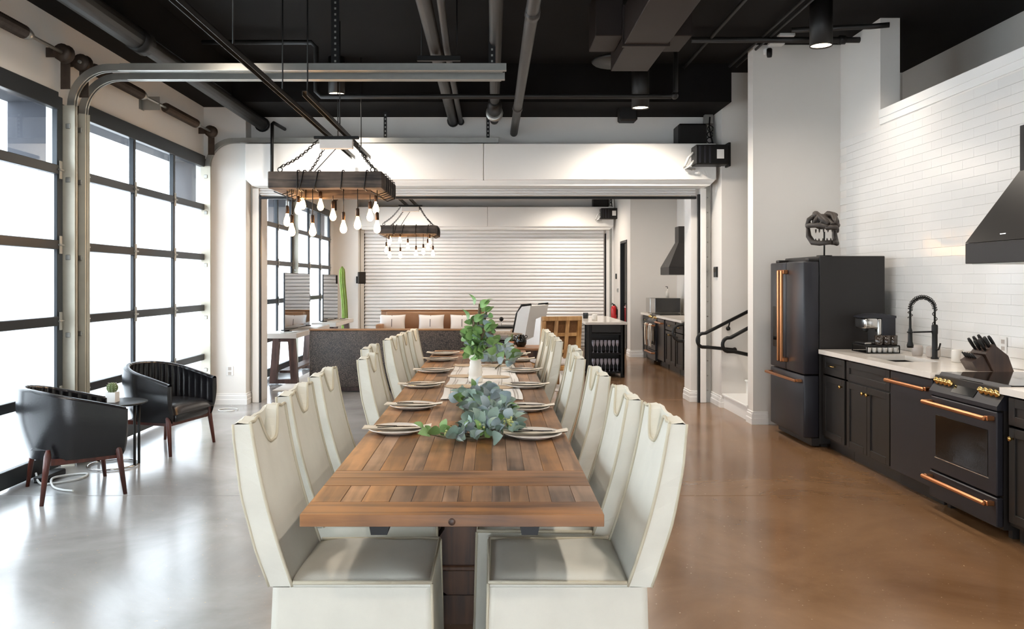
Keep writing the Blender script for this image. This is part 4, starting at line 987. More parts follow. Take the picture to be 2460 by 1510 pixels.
# fridge
fr = thing('fridge', 'tall matte black french-door fridge with copper handles', 'fridge', (3.3, 8.0, 0)); fx = 2.90
obj('case', MB().rbox(3.05, 3.66, 7.56, 8.45, .03, 1.785, .006), M['appl2'], fr)
def fdoor(name, y0, y1, z0, z1): return obj(name, MB().rbox(fx, 3.045, y0, y1, z0, z1, .012, 2), M['appl'], fr)
dl = fdoor('door', 8.01, 8.455, .68, 1.735); dr = fdoor('door', 7.555, 8.004, .68, 1.735); fz = fdoor('freezer_drawer', 7.555, 8.455, .09, .668)
for yy, d in ((8.05, dl), (7.965, dr)):
    obj('handle', MB().rbox(fx - .075, fx - .045, yy - .014, yy + .014, .76, 1.66, .008).rbox(fx - .05, fx, yy - .014, yy + .014, 1.62, 1.66, .004).rbox(fx - .05, fx, yy - .014, yy + .014, .76, .80, .004), M['copper'], d, 'copper bar handle')
obj('handle', MB().rbox(fx - .075, fx - .045, 7.59, 8.42, .605, .632, .008).rbox(fx - .05, fx, 7.59, 7.63, .605, .632, .004).rbox(fx - .05, fx, 8.38, 8.42, .605, .632, .004), M['copper'], fz, 'copper bar handle')
obj('dispenser', MB().rbox(fx - .003, fx + .01, 8.17, 8.37, .88, 1.30, .01), M['glassblack'], dl); 
obj('hinge_cover', MB().rbox(2.95, 3.12, 7.57, 7.66, 1.737, 1.765, .006).rbox(2.95, 3.12, 8.35, 8.44, 1.737, 1.765, .006), M['appl2'], fr)
obj('foot', MB().box(3.08, 3.14, 7.6, 7.68, 0, .03).box(3.08, 3.14, 8.33, 8.41, 0, .03).box(3.55, 3.6, 7.6, 7.68, 0, .03).box(3.55, 3.6, 8.33, 8.41, 0, .03), M['appl2'], fr)
obj('grille', MB().box(2.98, 3.05, 7.57, 8.44, .015, .085), M['appl2'], fr)
# hood
def hood(label, y0, y1):
    t = thing('range_hood', label, 'hood', (3.52, (y0 + y1) / 2, 1.67)); x0, x1 = 3.27, KX - .012; ym = (y0 + y1) / 2
    obj('band', MB().rbox(x0, x1, y0, y1, 1.67, 1.81, .003), M['appl2'], t)
    c0, c1 = ym - .155, ym + .155; cx = 3.50
    v = [(x0, y0, 1.812), (x1, y0, 1.812), (x1, y1, 1.812), (x0, y1, 1.812), (cx, c0, 2.28), (x1, c0, 2.28), (x1, c1, 2.28), (cx, c1, 2.28)]
    obj('canopy', MB().add(v, [(3, 2, 1, 0), (4, 5, 6, 7), (0, 1, 5, 4), (1, 2, 6, 5), (2, 3, 7, 6), (3, 0, 4, 7)]), M['hood'], t)
    obj('chimney', MB().rbox(cx, x1, c0, c1, 2.28, 2.58, .003), M['hood'], t)
    obj('badge', MB().rbox(x0 + .02, x0 + .03, ym - .03, ym + .03, 1.85, 1.86, .002), M['chrome'], t)
    obj('filter', MB().box(x0 + .03, x1 - .03, y0 + .03, y1 - .03, 1.665, 1.67), M['galv'], t)
    for yy in (y0 + .2, y1 - .2):
        ld = bpy.data.lights.new('hood_lamp', 'SPOT'); ld.energy = 5; ld.color = (1, .88, .72); ld.spot_size = 1.9; ld.spot_blend = .7; ld.shadow_soft_size = .03
        lo = bpy.data.objects.new('hood_lamp', ld); COL.objects.link(lo); lo.parent = t; lo.location = Vector((3.5, yy, 1.655)) - Vector(t.location)
hood('black pyramid range hood on the tiled wall at the right edge', 4.85, 5.61)

# faucet
fa = thing('faucet', 'tall black spring-neck faucet at the sink', 'faucet', (3.60, 6.60, .918)); fX, fY = 3.60, 6.60
obj('body', MB().lathe([(0, 0), (.03, 0), (.03, .01), (.021, .02), (.021, .20), (.024, .21), (.024, .27), (.018, .28), (0, .28)], 16, (fX, fY, .918)), M['iron'], fa)
neck = [(fX, fY, 1.19)] + [(fX - .10 + .10 * math.cos(a), fY + .0, 1.32 + .10 * math.sin(a)) for a in [i * PI / 12 for i in range(13)]] + [(fX - .20, fY, 1.25)]
obj('hose', MB().tube(neck, .008, 8), M['iron'], fa)
coil = []; NP = [Vector(p) for p in neck]; tot = 230
for k in range(tot):
    q = k / (tot - 1) * (len(NP) - 1); i = min(int(q), len(NP) - 2); p = NP[i].lerp(NP[i + 1], q - i); tg = (NP[i + 1] - NP[i]).normalized(); s1 = Vector((0, 1, 0)); s2 = tg.cross(s1); a = 2 * PI * k / 10
    coil.append(p + (s1 * math.cos(a) + s2 * math.sin(a)) * .017)
obj('spring', MB().tube(coil, .0035, 5), M['iron'], fa)
obj('support_arm', MB().tube([(fX, fY, 1.14), (fX - .20, fY, 1.135)], .007, 8).tube(arc((fX - .20, fY), .02, 0, 2 * PI * .93, 14, 'xy', 1.135), .006, 6), M['iron'], fa)
obj('spray_head', MB().lathe([(0, 1.01), (.024, 1.01), (.026, 1.03), (.018, 1.06), (.016, 1.15), (.010, 1.17), (.009, 1.26)], 12, (fX - .20, fY, 0)), M['iron'], fa)
obj('lever', MB().tube([(fX, fY - .02, .99), (fX, fY - .06, 1.0), (fX - .01, fY - .10, 1.05)], .007, 8), M['iron'], fa)

# coffee maker on a pod drawer
pd = thing('pod_drawer', 'black wire pod rack with white coffee pods under the coffee maker', 'rack', (3.42, 7.22, .918))
px0, px1, py0, py1 = 3.27, 3.56, 7.08, 7.38
obj('tray', MB().rbox(px0, px1, py0, py1, .98, .99, .003).rbox(px0, px1, py0, py1, .92, .926, .003).box(px0, px0 + .008, py0, py0 + .008, .92, .98).box(px1 - .008, px1, py0, py0 + .008, .92, .98).box(px0, px0 + .008, py1 - .008, py1, .92, .98).box(px1 - .008, px1, py1 - .008, py1, .92, .98), M['iron'], pd)
for k in range(6): top('coffee_pod', MB().lathe([(0, 0), (.017, 0), (.021, .04), (.023, .042), (0, .043)], 12, (px0 + .03 + k * .0465, py0 + .03, .9265)), M['matte_white'], 'white coffee pod %s in the row at the front of the wire rack' % ordn[k], 'coffee pod', 'coffee pods in the wire rack')
cm = thing('coffee_maker', 'black and silver coffee maker beside the fridge', 'coffee maker', (3.42, 7.25, .99))
obj('water_tank', MB().rbox(3.43, 3.56, 7.15, 7.34, .992, 1.24, .012, 2), M['appl'], cm)
obj('column', MB().rbox(3.395, 3.43, 7.14, 7.35, .992, 1.22, .01, 2), M['chrome'], cm)
obj('brew_head', MB().rbox(3.28, 3.40, 7.14, 7.35, 1.13, 1.225, .016, 2), M['chrome'], cm)
obj('lid', MB().prism([(3.27, 1.225), (3.27, 1.238), (3.35, 1.258), (3.45, 1.262), (3.56, 1.245), (3.56, 1.225)], 'y', 7.145, 7.345), M['appl'], cm)
obj('spout', MB().lathe([(0, 1.10), (.02, 1.10), (.03, 1.13)], 12, (3.33, 7.24, 0)), M['iron'], cm)
obj('drip_tray', MB().rbox(3.285, 3.40, 7.15, 7.34, .992, 1.01, .004), M['chrome'], cm)
for k, (x, y) in enumerate(((3.39, 7.115), (3.46, 7.12), (3.52, 7.12))):
    g = top('glass_mug', MB().lathe([(0, .991), (.03, .991), (.034, 1.0), (.034, 1.075), (.031, 1.075), (.030, 1.0), (0, .998)], 14, (x, y, 0)), M['smoke'], 'dark glass mug in front of the coffee maker, %s' % ('left one', 'middle one', 'right one')[k], 'mug', 'glass mugs by the coffee maker')
# knife block
kbk = thing('knife_block', 'dark wooden knife block full of black-handled knives beside the range', 'knife block', (3.55, 5.75, .918))
A = [(3.50, .918), (3.64, .918), (3.60, 1.03), (3.50, 1.11), (3.44, 1.04)]
obj('block', MB().prism(A, 'y', 5.66, 5.84), M['knifewood'], kbk)
B = [(3.40, .918), (3.495, .918), (3.46, 1.00), (3.43, 1.03), (3.36, .985)]
obj('steak_block', MB().prism(B, 'y', 5.68, 5.83), M['knifewood'], kbk)
for k in range(9):
    r, c = divmod(k, 3); p = Vector((3.462 + .035 * r, 5.69 + .06 * c, 1.06 + .012 * r)); d = Vector((-.5, 0, .78)).normalized(); L_ = .11 - .012 * (c == 1)
    n_ = Vector((d.z, 0, -d.x)); p = p - d * .012
    top('kitchen_knife', MB().tube([p, p + d * .02], .008, 8).tube([p + d * .02, p + d * .05, p + d * (L_ - .02), p + d * L_], [.009, .012, .0125, .009], 8), M['iron'], 'black-handled knife in the tall block, %s row, %s slot' % (('lower', 'middle', 'upper')[r], ('near', 'centre', 'far')[c]), 'knife', 'knives in the block')
for k in range(5):
    p = Vector((3.405, 5.70 + .028 * k, .998)); d = Vector((-.6, 0, .7)).normalized()
    top('steak_knife', MB().tube([p, p + d * .03, p + d * .06], [.006, .008, .006], 8), M['iron'], 'short steak knife in the low block, %s from the near side' % ordn[k], 'knife', 'steak knives in the block')
# small pots by the tap
top('stone_cup', MB().lathe([(0, 0), (.036, 0), (.045, .03), (.045, .07), (.036, .09), (.03, .09), (.03, .02), (0, .02)], 16, (3.60, 6.87, .918)), M['stonegrey'], 'round grey stoneware cup left of the faucet against the tiles', 'cup')
top('stone_canister', MB().rbox(3.61, 3.70, 6.68, 6.77, .918, 1.01, .018, 3), M['stonegrey'], 'squarish grey stoneware canister right behind the faucet', 'canister')
top('glass_jar', MB().lathe([(0, 0), (.04, 0), (.045, .01), (.045, .085), (.04, .10), (.036, .10), (.04, .08), (.04, .012), (0, .012)], 16, (3.63, 6.33, .918)), M['ceramic'], 'pale jar right of the faucet', 'jar')
top('stone_bowl', MB().ball((3.64, 6.19, .968), (.06, .06, .05), 16, 10), M['stonegrey'], 'round pale stoneware pot between the jar and the knife block', 'pot')
ou = thing('wall_outlet', 'small white outlet plate on the tiled wall behind the knife block', 'outlet', (KX - .012, 5.98, 1.05))
obj('plate', MB().rbox(KX - .016, KX - .009, 5.94, 6.02, 1.02, 1.14, .003), M['matte_white'], ou)
obj('socket', MB().box(KX - .018, KX - .016, 5.96, 6.0, 1.04, 1.07).box(KX - .018, KX - .016, 5.96, 6.0, 1.09, 1.12), M['stonegrey'], ou)
# dinosaur skull on a stand on the fridge
sk = thing('dinosaur_skull', 'dark dinosaur skull replica on a thin stand on top of the fridge', 'sculpture', (3.16, 7.72, 1.785)); S0 = Vector((3.16, 7.72, 2.02))
obj('stand', MB().tube([(3.16, 7.72, 1.79), (3.16, 7.72, 2.02)], .008, 8).lathe([(0, 1.785), (.07, 1.785), (.07, 1.795), (0, 1.797)], 16, (3.16, 7.72, 0)), M['iron'], sk)
def rel(*p): return S0 + Vector((p[0], p[1], p[2]))
mb = MB()
# front is -y.  cranium, two brow arches, snout ridge, cheek arches
for s_ in (-1, 1):
    mb.tube([rel(s_ * .03, -.17, .055), rel(s_ * .055, -.12, .10), rel(s_ * .075, -.03, .155), rel(s_ * .06, .05, .17), rel(s_ * .03, .10, .14)], [.022, .026, .030, .034, .025], 9)
    mb.tube([rel(s_ * .035, -.18, .03), rel(s_ * .085, -.10, .055), rel(s_ * .125, .0, .06), rel(s_ * .13, .07, .06), rel(s_ * .10, .12, .09)], [.022, .024, .024, .024, .022], 9)
    mb.tube([rel(s_ * .08, -.05, .14), rel(s_ * .105, -.045, .10), rel(s_ * .115, -.03, .06)], [.022, .017, .018], 8)
    mb.tube([rel(s_ * .065, .05, .16), rel(s_ * .12, .07, .12), rel(s_ * .13, .08, .06)], [.024, .022, .022], 8)
    mb.tube([rel(s_ * .055, -.12, .10), rel(s_ * .075, -.11, .075), rel(s_ * .08, -.10, .055)], [.018, .014, .014], 8)
    mb.ball(tuple(rel(s_ * .09, -.02, .155)), (.03, .035, .024), 10, 6)
mb.ball(tuple(rel(0, .06, .10)), (.095, .07, .075), 12, 8).tube([rel(0, -.19, .05), rel(0, -.12, .085), rel(0, -.03, .12), rel(0, .06, .14)], [.02, .024, .02, .03], 8)
mb.tube([rel(-.05, -.165, .025), rel(-.02, -.195, .028), rel(.02, -.195, .028), rel(.05, -.165, .025)], .022, 8)
obj('cranium', mb, M['skull'], sk)
mb = MB()
for s_ in (-1, 1): mb.tube([rel(s_ * .125, .08, .05), rel(s_ * .125, .06, -.04), rel(s_ * .11, .0, -.10), rel(s_ * .08, -.09, -.115), rel(s_ * .03, -.15, -.11), rel(0, -.16, -.11)], [.018, .026, .028, .024, .022, .022], 9)
obj('jaw', mb, M['skull'], sk)
mb = MB()
def tooth(p, l): mb.tube([p, p + Vector((0, 0, l * .6)), p + Vector((0, .004, l))], [.009, .007, .001], 6)
for k in range(9):
    q = k / 8; a = -1 + 2 * q; xx = .105 * math.sin(a * 1.35); yy = -.02 - .16 * math.cos(a * 1.35)
    tooth(rel(xx, yy, .02), -.038); tooth(rel(xx * .9, yy + .03, -.095), .03)
obj('tooth_row', mb, M['skull'], sk)['kind'] = 'stuff'

# ================================================================== BARREL ARMCHAIRS (front faces +x)
def armchair(label):
    t = thing('armchair', label, 'armchair', (0, 0, 0), group='black leather barrel armchairs by the windows')
    a_, b_ = .35, .375; F = .30
    def plan(u):
        """u 0..1 from right front arm end round the back to left front arm end: (x, y, nx, ny, s) s=0 back .. 1 front"""
        tot = 2 * F + PI * (a_ + b_) / 2; d = u * tot
        if d < F: return (F - d - .02, -b_, 0, -1)
        if d > tot - F: return (d - (tot - F) - .02, b_, 0, 1)
        q = (d - F) / (tot - 2 * F) * PI; ca, sa = math.cos(-PI / 2 - q), math.sin(-PI / 2 - q)
        return (a_ * ca - .02, b_ * sa, ca, sa)
    def hz(x): q = min(1, max(0, (x + .37) / .64)); return .775 - .155 * q ** 1.25
    def outer(u, v):
        x, y, nx, ny = plan(u); zt = hz(x); z = .285 + (zt - .285) * v; s = .80 + .20 * math.sin(min(1, v * 1.25) * PI / 2) + .02 * math.sin(v * PI)
        return (x * (s if x < 0 else (.9 + .1 * s)), y * s, z)
    def inner(u, v):
        x, y, nx, ny = plan(u); zt = hz(x); z = .40 + (zt - .40) * v; r = .064 - .012 * abs(math.sin(u * PI * 26)) * (1 if v < .97 else .3)
        return (x - nx * r, y - ny * r, z)
    NU, NV = 157, 10
    mb = MB().grid(outer, NU, NV); obj('shell', mb, M['leather'], t)
    obj('channelled_lining', MB().grid(inner, NU * 2 - 1, 8), M['leather'], t)
    def lip(u, v):
        o_ = Vector(outer(u, 1)); i_ = Vector(inner(u, 1)); a = PI * v; c = (o_ + i_) / 2; return tuple(c + (o_ - c) * math.cos(a) + Vector((0, 0, .018 * math.sin(a))))
    def cap(u):
        def f(k, v):
            o_ = Vector(outer(u, v)); i_ = Vector(inner(u, max(0, (o_.z - .40)) / (hz(plan(u)[0]) - .40))); return tuple(o_.lerp(i_, k) + Vector((.016 * math.sin(PI * k), 0, 0)))
        return f
    obj('rim', MB().grid(lip, NU, 7).grid(cap(0), 5, 10).grid(cap(1), 5, 10), M['leather'], t)
    def cush(u, v):
        x = -.30 + .60 * u; hw = .305 * (1 - .5 * max(0, (-.08 - x) / .23) ** 2); y = (v - .5) * 2 * hw
        e = max(0, 1 - abs(2 * u - 1) ** 6) ** .5 * max(0, 1 - abs(2 * v - 1) ** 6) ** .5
        return (x, y, .36 + .085 * e + .01 * math.sin(PI * u))
    obj('seat_cushion', MB().grid(cush, 22, 20).rbox(-.17, .285, -.255, .255, .285, .375, .03, 3), M['leather'], t)
    obj('seat_rail', MB().rbox(-.20, .25, -.285, -.25, .255, .30, .006).rbox(-.20, .25, .25, .285, .255, .30, .006).rbox(.21, .245, -.26, .26, .255, .30, .006).rbox(-.20, -.165, -.26, .26, .255, .30, .006), M['walnut'], t)
    for sx in (-1, 1):
        for sy in (-1, 1):
            x0, y0 = (.235 if sx > 0 else -.215), .305
            obj('leg', MB().tube([(x0 * 1.0, sy * y0, .375), (x0 * 1.02, sy * (y0 + .004), .33), (x0 + sx * .045, sy * (y0 + .03), .0)], [.014, .024, .014], 10), M['walnut'], t)
    return t
ac = armchair('black leather barrel armchair nearest the camera, seen from its back and side')
ac.location = (-3.10, 6.02, 0); ac.rotation_euler = (0, 0, math.radians(37))
dup(ac, (-3.03, 7.56, 0), math.radians(-14), 'black leather barrel armchair farther away, turned so its channelled lining shows')

s_t = thing('side_table', 'small round dark side table on a ring base between the armchairs', 'table', (-3.18, 6.84, 0))
obj('table_top', MB().lathe([(0, .52), (.24, .52), (.25, .525), (.25, .533), (.24, .537), (0, .537)], 32, (-3.17, 6.84, 0)), M['iron'], s_t)
obj('base_ring', MB().tube(arc((-3.18, 6.82), .20, 0, 2 * PI * 31 / 32, 31, 'xy', .011), .009, 6, closed=True), M['chrome'], s_t)
for a in (-12, 12, 150):
    x, y = -3.18 + .2 * math.cos(math.radians(a)), 6.82 + .2 * math.sin(math.radians(a)); obj('leg', MB().tube([(x, y, .012), (x, y, .52)], .012, 8), M['iron'], s_t)
ct = thing('potted_cactus', 'small round cactus in a square white pot on the dark side table', 'plant', (-3.19, 6.82, .537))
obj('pot', MB().prism([(-.042, -.042), (.042, -.042), (.042, .042), (-.042, .042)], 'z', .537, .62).xf(Matrix.Translation((-3.19, 6.82, 0))), M['matte_white'], ct)
def cb(u, v):
    a = 2 * PI * u; t_ = PI * v; r = .043 * math.sin(t_) * (1 + .09 * math.cos(a * 11)); return (-3.19 + r * math.cos(a), 6.82 + r * math.sin(a), .655 - .045 * math.cos(t_))
obj('cactus_body', MB().grid(cb, 88, 10, True, True), M['cactus'], ct)
sp_ = MB(); rr = random.Random(5)
for k in range(11):
    a = 2 * PI * k / 11
    for j in range(5):
        t_ = PI * (.3 + .12 * j); p = Vector((-3.19 + .047 * math.sin(t_) * math.cos(a), 6.82 + .047 * math.sin(t_) * math.sin(a), .655 - .047 * math.cos(t_))); n_ = (p - Vector((-3.19, 6.82, .655))).normalized(); sp_.tube([p, p + n_ * .008], .0012, 3)
obj('spines', sp_, M['paper'], ct)['kind'] = 'stuff'
top('power_cable', MB().tube(smooth([(-3.54, 6.30, .06), (-3.44, 6.18, .012), (-3.33, 6.20, .010), (-3.22, 6.34, .010), (-3.24, 6.50, .010), (-3.36, 6.46, .010), (-3.40, 6.28, .026), (-3.30, 6.10, .010), (-3.18, 6.0, .010), (-3.08, 5.97, .010)]), .008, 8), M['rubber'], 'loose white cable on the floor under the nearest armchair', 'cable')
top('power_strip', MB().rbox(-3.52, -3.42, 6.22, 6.52, .001, .05, .008), M['iron'], 'black power strip on the floor by the window behind the nearest armchair', 'power strip')
top('floor_cable', MB().tube(arc((-3.17, 9.75), .11, 0, 2 * PI * .92, 22, 'xy', .008), .006, 6), M['rubber'], 'small loop of white cable on the floor below the pilaster', 'cable')

o_ = thing('wall_outlet', 'white outlet plate low on the white pilaster left of the opening', 'outlet', (-3.30, 10.21, .41))
obj('plate', MB().rbox(-3.345, -3.255, 10.212, 10.22, .36, .48, .003), M['matte_white'], o_)
obj('socket', MB().box(-3.32, -3.28, 10.210, 10.212, .37, .41).box(-3.32, -3.28, 10.210, 10.212, .43, .47), M['stonegrey'], o_)
kp = thing('keypad', 'small black keypad on the white return wall right of the opening', 'keypad', (2.81, 10.2, 1.62))
obj('case', MB().rbox(2.795, 2.82, 10.13, 10.25, 1.60, 1.73, .004), M['iron'], kp); obj('screen', MB().box(2.792, 2.795, 10.15, 10.23, 1.66, 1.71), M['glassblack'], kp)
# handrails
def rail(label, pts, mounts, r=.021):
    t = thing('handrail', label, 'handrail', tuple(pts[-1])); obj('rail', MB().tube(pts, r, 10), M['iron'], t)
    for (p, q) in mounts: obj('bracket', MB().tube([p, (Vector(p).lerp(Vector(q), .5)), q], .009, 8).ball(tuple(Vector(q)), (.028, .028, .028), 10, 6), M['iron'], t)
def loop(xa, za, xs, ztop, zbot, xe, ze, y):
    """sloping rail that returns on itself with a rounded end"""
    r = (ztop - zbot) / 2; pts = [(xa, y, za), (xs, y, ztop)]
    pts += [(xs - .02 + r * .9 * math.cos(a), y, (ztop + zbot) / 2 + r * math.sin(a)) for a in [PI / 2 + PI * k / 12 for k in range(1, 12)]]
    return pts + [(xs + .04, y, zbot), (xe, y, ze)]
rail('black metal handrail with a looped end on the stair back wall', loop(3.75, 1.50, 2.60, .915, .745, 2.98, .71, 9.90), [((2.90, 9.90, 1.05), (2.90, 9.97, .97)), ((2.98, 9.90, .71), (2.98, 9.97, .71))])
rail('black metal handrail with a looped end on the back of the wing wall', loop(3.75, 1.52, 2.66, .92, .765, 2.93, .715, 9.05), [((2.92, 9.05, 1.06), (2.92, 8.98, 1.0)), ((2.93, 9.05, .715), (2.93, 8.98, .715))])
rail('black handrail loop seen past the right jamb in the far room', loop(3.2, 1.30, 2.55, .965, .745, 2.75, .74, 10.90), [((2.75, 10.9, .74), (2.75, 10.8, .74))])

# ================================================================== FAR ROOM
top('area_rug', MB().rbox(-3.1, 1.15, 11.45, 16.6, .001, .014, .004), M['rug'], 'white rug on the floor of the far room under the sofas', 'rug')
def sofa(label, x0, x1, yb, depth, sgn, hgt, mback, mseat, rim):
    """sgn=+1 faces away from the camera (back at yb), -1 faces the camera (back at yb)"""
    t = thing('sofa', label, 'sofa', ((x0 + x1) / 2, yb, .014)); Y = lambda d: yb + sgn * d
    def bx(xa, xb, da, db, za, zb, r): y1, y2 = Y(da), Y(db); return MB().rbox(xa, xb, min(y1, y2), max(y1, y2), za, zb, r, 2)
    obj('backrest', bx(x0, x1, 0, .10, .10, hgt - .02, .015), mback, t)
    obj('top_rail', bx(x0 - .003, x1 + .003, -.003, .14, hgt - .022, hgt, .01), rim, t)
    obj('back_cushion', bx(x0 + .12, x1 - .12, .10, .26, .44, hgt - .03, .04), mseat, t)
    obj('arm', bx(x0, x0 + .12, .10, depth, .10, .64, .02), mseat, t); obj('arm', bx(x1 - .12, x1, .10, depth, .10, .64, .02), mseat, t)
    obj('seat_base', bx(x0 + .12, x1 - .12, .10, depth, .10, .30, .01), mseat, t)
    n = 3; w_ = (x1 - x0 - .24) / n
    for k in range(n): obj('seat_cushion', bx(x0 + .12 + w_ * k + .004, x0 + .12 + w_ * (k + 1) - .004, .2, depth + .02, .30, .45, .035), mseat, t)
    for xa in (x0 + .06, x1 - .14):
        for d in (.03, depth - .1): obj('foot', bx(xa, xa + .08, d, d + .08, .014, .10, .004), M['consolewood'], t)
    obj('plinth', bx(x0 + .3, x1 - .3, .15, .25, .03, .10, .004), M['consolewood'], t)
    return t
sofa('sofa with embossed crocodile-pattern back facing away, just past the opening', -2.50, .02, 11.10, .92, 1, .895, M['croc'], M['tan'], M['tan'])
sofa('tan leather sofa in front of the closed white shutter', -2.44, -.17, 17.95, .95, -1, .92, M['tan'], M['tan'], M['tan'])
def pillow(label, cx, y, z, w_, h_, rz=0):
    def f(s_):
        def g(u, v):
            a, b = 2 * u - 1, 2 * v - 1; e = (1 - abs(a) ** 2.5) ** .6 * (1 - abs(b) ** 2.5) ** .6
            return (a * w_ / 2 * (1 - .06 * (1 - b * b)), s_ * .075 * e, b * h_ / 2 * (1 - .08 * (1 - a * a)))
        return g
    mb = MB().grid(f(1), 18, 14).grid(f(-1), 18, 14); mb.xf(Matrix.Translation((cx, y, z + h_ / 2)) @ Matrix.Rotation(rz, 4, 'Z') @ Matrix.Rotation(-.22, 4, 'X'))
    t = thing('throw_pillow', label, 'pillow', (cx, y, z), group='white pillows on the tan sofa'); obj('cover', mb, M['white_cloth'], t)
    sb = MB().grid(lambda u, v: (-.02 + .012 * u, -.077 + .06 * abs(2 * v - 1) ** 2.2, (2 * v - 1) * h_ / 2 * .9), 2, 14); sb.xf(Matrix.Translation((cx, y - .003, z + h_ / 2)) @ Matrix.Rotation(rz, 4, 'Z') @ Matrix.Rotation(-.22, 4, 'X')); obj('stripe', sb, M['frame'], t, 'thin dark stripe')
for lab, px in (('white striped pillow at the left end of the tan sofa', 943), ('white pillow in the middle of the tan sofa', 1036), ('white pillow at the right end of the tan sofa, partly behind greenery', 1112)):
    pillow(lab, (px - CX) * 17.45 / FPX, 17.45, .455, .56, .38, random.uniform(-.08, .08))

def console(label, y0, y1):
    t = thing('console_table', label, 'table', (-3.12, (y0 + y1) / 2, 0), group='white-topped console tables under the mirrors'); x0, x1 = -3.36, -2.90
    obj('slab_top', MB().rbox(x0, x1, y0, y1, .70, .775, .006), M['grey_slab'], t)
    for yy in (y0 + .12, y1 - .24):
        def q(xa, xb, xc, xd, za, zb): return MB().prism([(xa, za), (xb, za), (xd, zb), (xc, zb)], 'y', yy, yy + .12)
        obj('trestle_leg', q(x0 + .02, x0 + .115, x0 + .07, x0 + .165, 0.015, .70), M['consolewood'], t)
        obj('trestle_leg', q(x1 - .115, x1 - .02, x1 - .165, x1 - .07, 0.015, .70), M['consolewood'], t)
        obj('trestle_bar', MB().box(x0 + .115, x1 - .115, yy + .005, yy + .115, .015, .075).box(x0 + .16, x1 - .16, yy + .005, yy + .115, .64, .70), M['consolewood'], t)
    obj('shelf', MB().rbox(x0 + .14, x1 - .14, y0 + .24, y1 - .24, .16, .20, .004), M['consolewood'], t)
console('white-topped console table with dark trestle legs nearest the opening', 12.05, 14.5)
console('white-topped console table farther back in the far room', 15.1, 17.0)
def mirror(label, y0, y1, z0=.776, z1=1.68):
    t = thing('mirror', label, 'mirror', (-3.2, (y0 + y1) / 2, z0), group='tall frameless mirrors on the console tables')
    obj('frame', MB().rbox(-3.225, -3.205, y0, y1, z0, z1, .003), M['frame'], t); obj('glass', MB().box(-3.205, -3.203, y0 + .012, y1 - .012, z0 + .012, z1 - .012), M['mirror'], t)
    obj('stand', MB().rbox(-3.29, -3.16, y0 + .1, y0 + .14, z0, z0 + .015, .003).rbox(-3.29, -3.16, y1 - .14, y1 - .1, z0, z0 + .015, .003), M['frame'], t)
mirror('large mirror on the nearer console reflecting the shutter and tan sofa', 12.55, 14.28)
mirror('large mirror on the farther console beside the green cactus', 15.42, 16.85)
for k, (x, y, lab) in enumerate(((-3.08, 12.3, 'white papers with pens at the near end of the nearer console'), (-3.05, 13.3, 'white papers in front of the nearer mirror'), (-3.04, 15.6, 'white papers at the near end of the farther console'), (-3.03, 16.5, 'white papers by the far mirror edge'))):
    t = thing('paper_stack', lab, 'papers', (x, y, .775)); 
    for j in range(3): obj('sheet', rotz_about(MB().box(x - .10, x + .10, y - .15, y + .15, .7755 + .004 * j, .7785 + .004 * j), (x, y, 0), .3 * j - .2), M['paper'], t)
    if k in (0, 3): top('pen', MB().tube([(x - .05, y - .08, .792), (x + .04, y + .02, .792)], .006, 6), M['iron'], 'dark pen lying on the papers of the %s console' % ('nearer' if k == 0 else 'farther'), 'pen')
ta = thing('tall_cactus', 'tall green cactus column against the far white pilaster', 'plant', (-3.22, 17.6, 0))
obj('pot', MB().lathe([(0, 0), (.13, 0), (.17, .32), (.15, .32), (.14, .28), (0, .28)], 20, (-3.22, 17.6, 0)), M['stonegrey'], ta)
def tc_(u, v):
    a = 2 * PI * u; r = (.055 + .012 * math.cos(a * 8)) * (1 if v < .9 else math.sqrt(max(0, 1 - ((v - .9) / .1) ** 2))); return (-3.22 + r * math.cos(a) + .03 * math.sin(v * 5), 17.6 + r * math.sin(a), .26 + 1.62 * v)
obj('cactus_column', MB().grid(tc_, 48, 24, True, True), M['cactus2'], ta)
ws = thing('wall_speaker', 'small black wall speaker on the far pilaster left of the closed shutter', 'speaker', (-3.0, 18.5, 1.55))
obj('cabinet', rotz_about(MB().rbox(-3.04, -2.88, 18.36, 18.5, 1.49, 1.76, .01), (-2.96, 18.43, 0), .35), M['iron'], ws); obj('bracket', MB().tube([(-3.08, 18.62, 1.58), (-3.0, 18.48, 1.58)], .02, 8).rbox(-3.11, -3.03, 18.565, 18.6, 1.50, 1.66, .004), M['iron'], ws)
# island
il = thing('kitchen_island', 'black island with pale wood top and stemware shelves in the far room', 'island', (1.85, 14.1, 0)); ix0, ix1, iy0, iy1 = 1.55, 2.14, 13.1, 15.3
obj('top', MB().rbox(ix0 - .05, ix1 + .04, iy0 - .05, iy1 + .05, .85, .89, .004), M['counter'], il)
obj('side_panel', MB().rbox(ix0, ix0 + .03, iy0 + .3, iy1, .03, .85, .003).rbox(ix1 - .03, ix1, iy0, iy1, .03, .85, .003), M['cab'], il)
obj('back_panel', MB().box(ix0 + .03, ix1 - .03, iy0 + .42, iy0 + .45, .03, .85), M['cab'], il); obj('end_panel', MB().box(ix0, ix1, iy1 - .03, iy1, .03, .85), M['cab'], il)
obj('post', MB().rbox(ix0, ix0 + .06, iy0, iy0 + .06, 0, .85, .004), M['iron'], il); obj('post', MB().rbox(ix1 - .06, ix1, iy0, iy0 + .06, 0, .85, .004), M['iron'], il)
for z in (.06, .36, .68): obj('shelf', MB().rbox(ix0 + .06, ix1 - .06, iy0 + .01, iy0 + .42, z, z + .03, .003), M['iron'], il)
obj('apron', MB().rbox(ix0 + .06, ix1 - .06, iy0, iy0 + .02, .72, .85, .003), M['cab'], il)
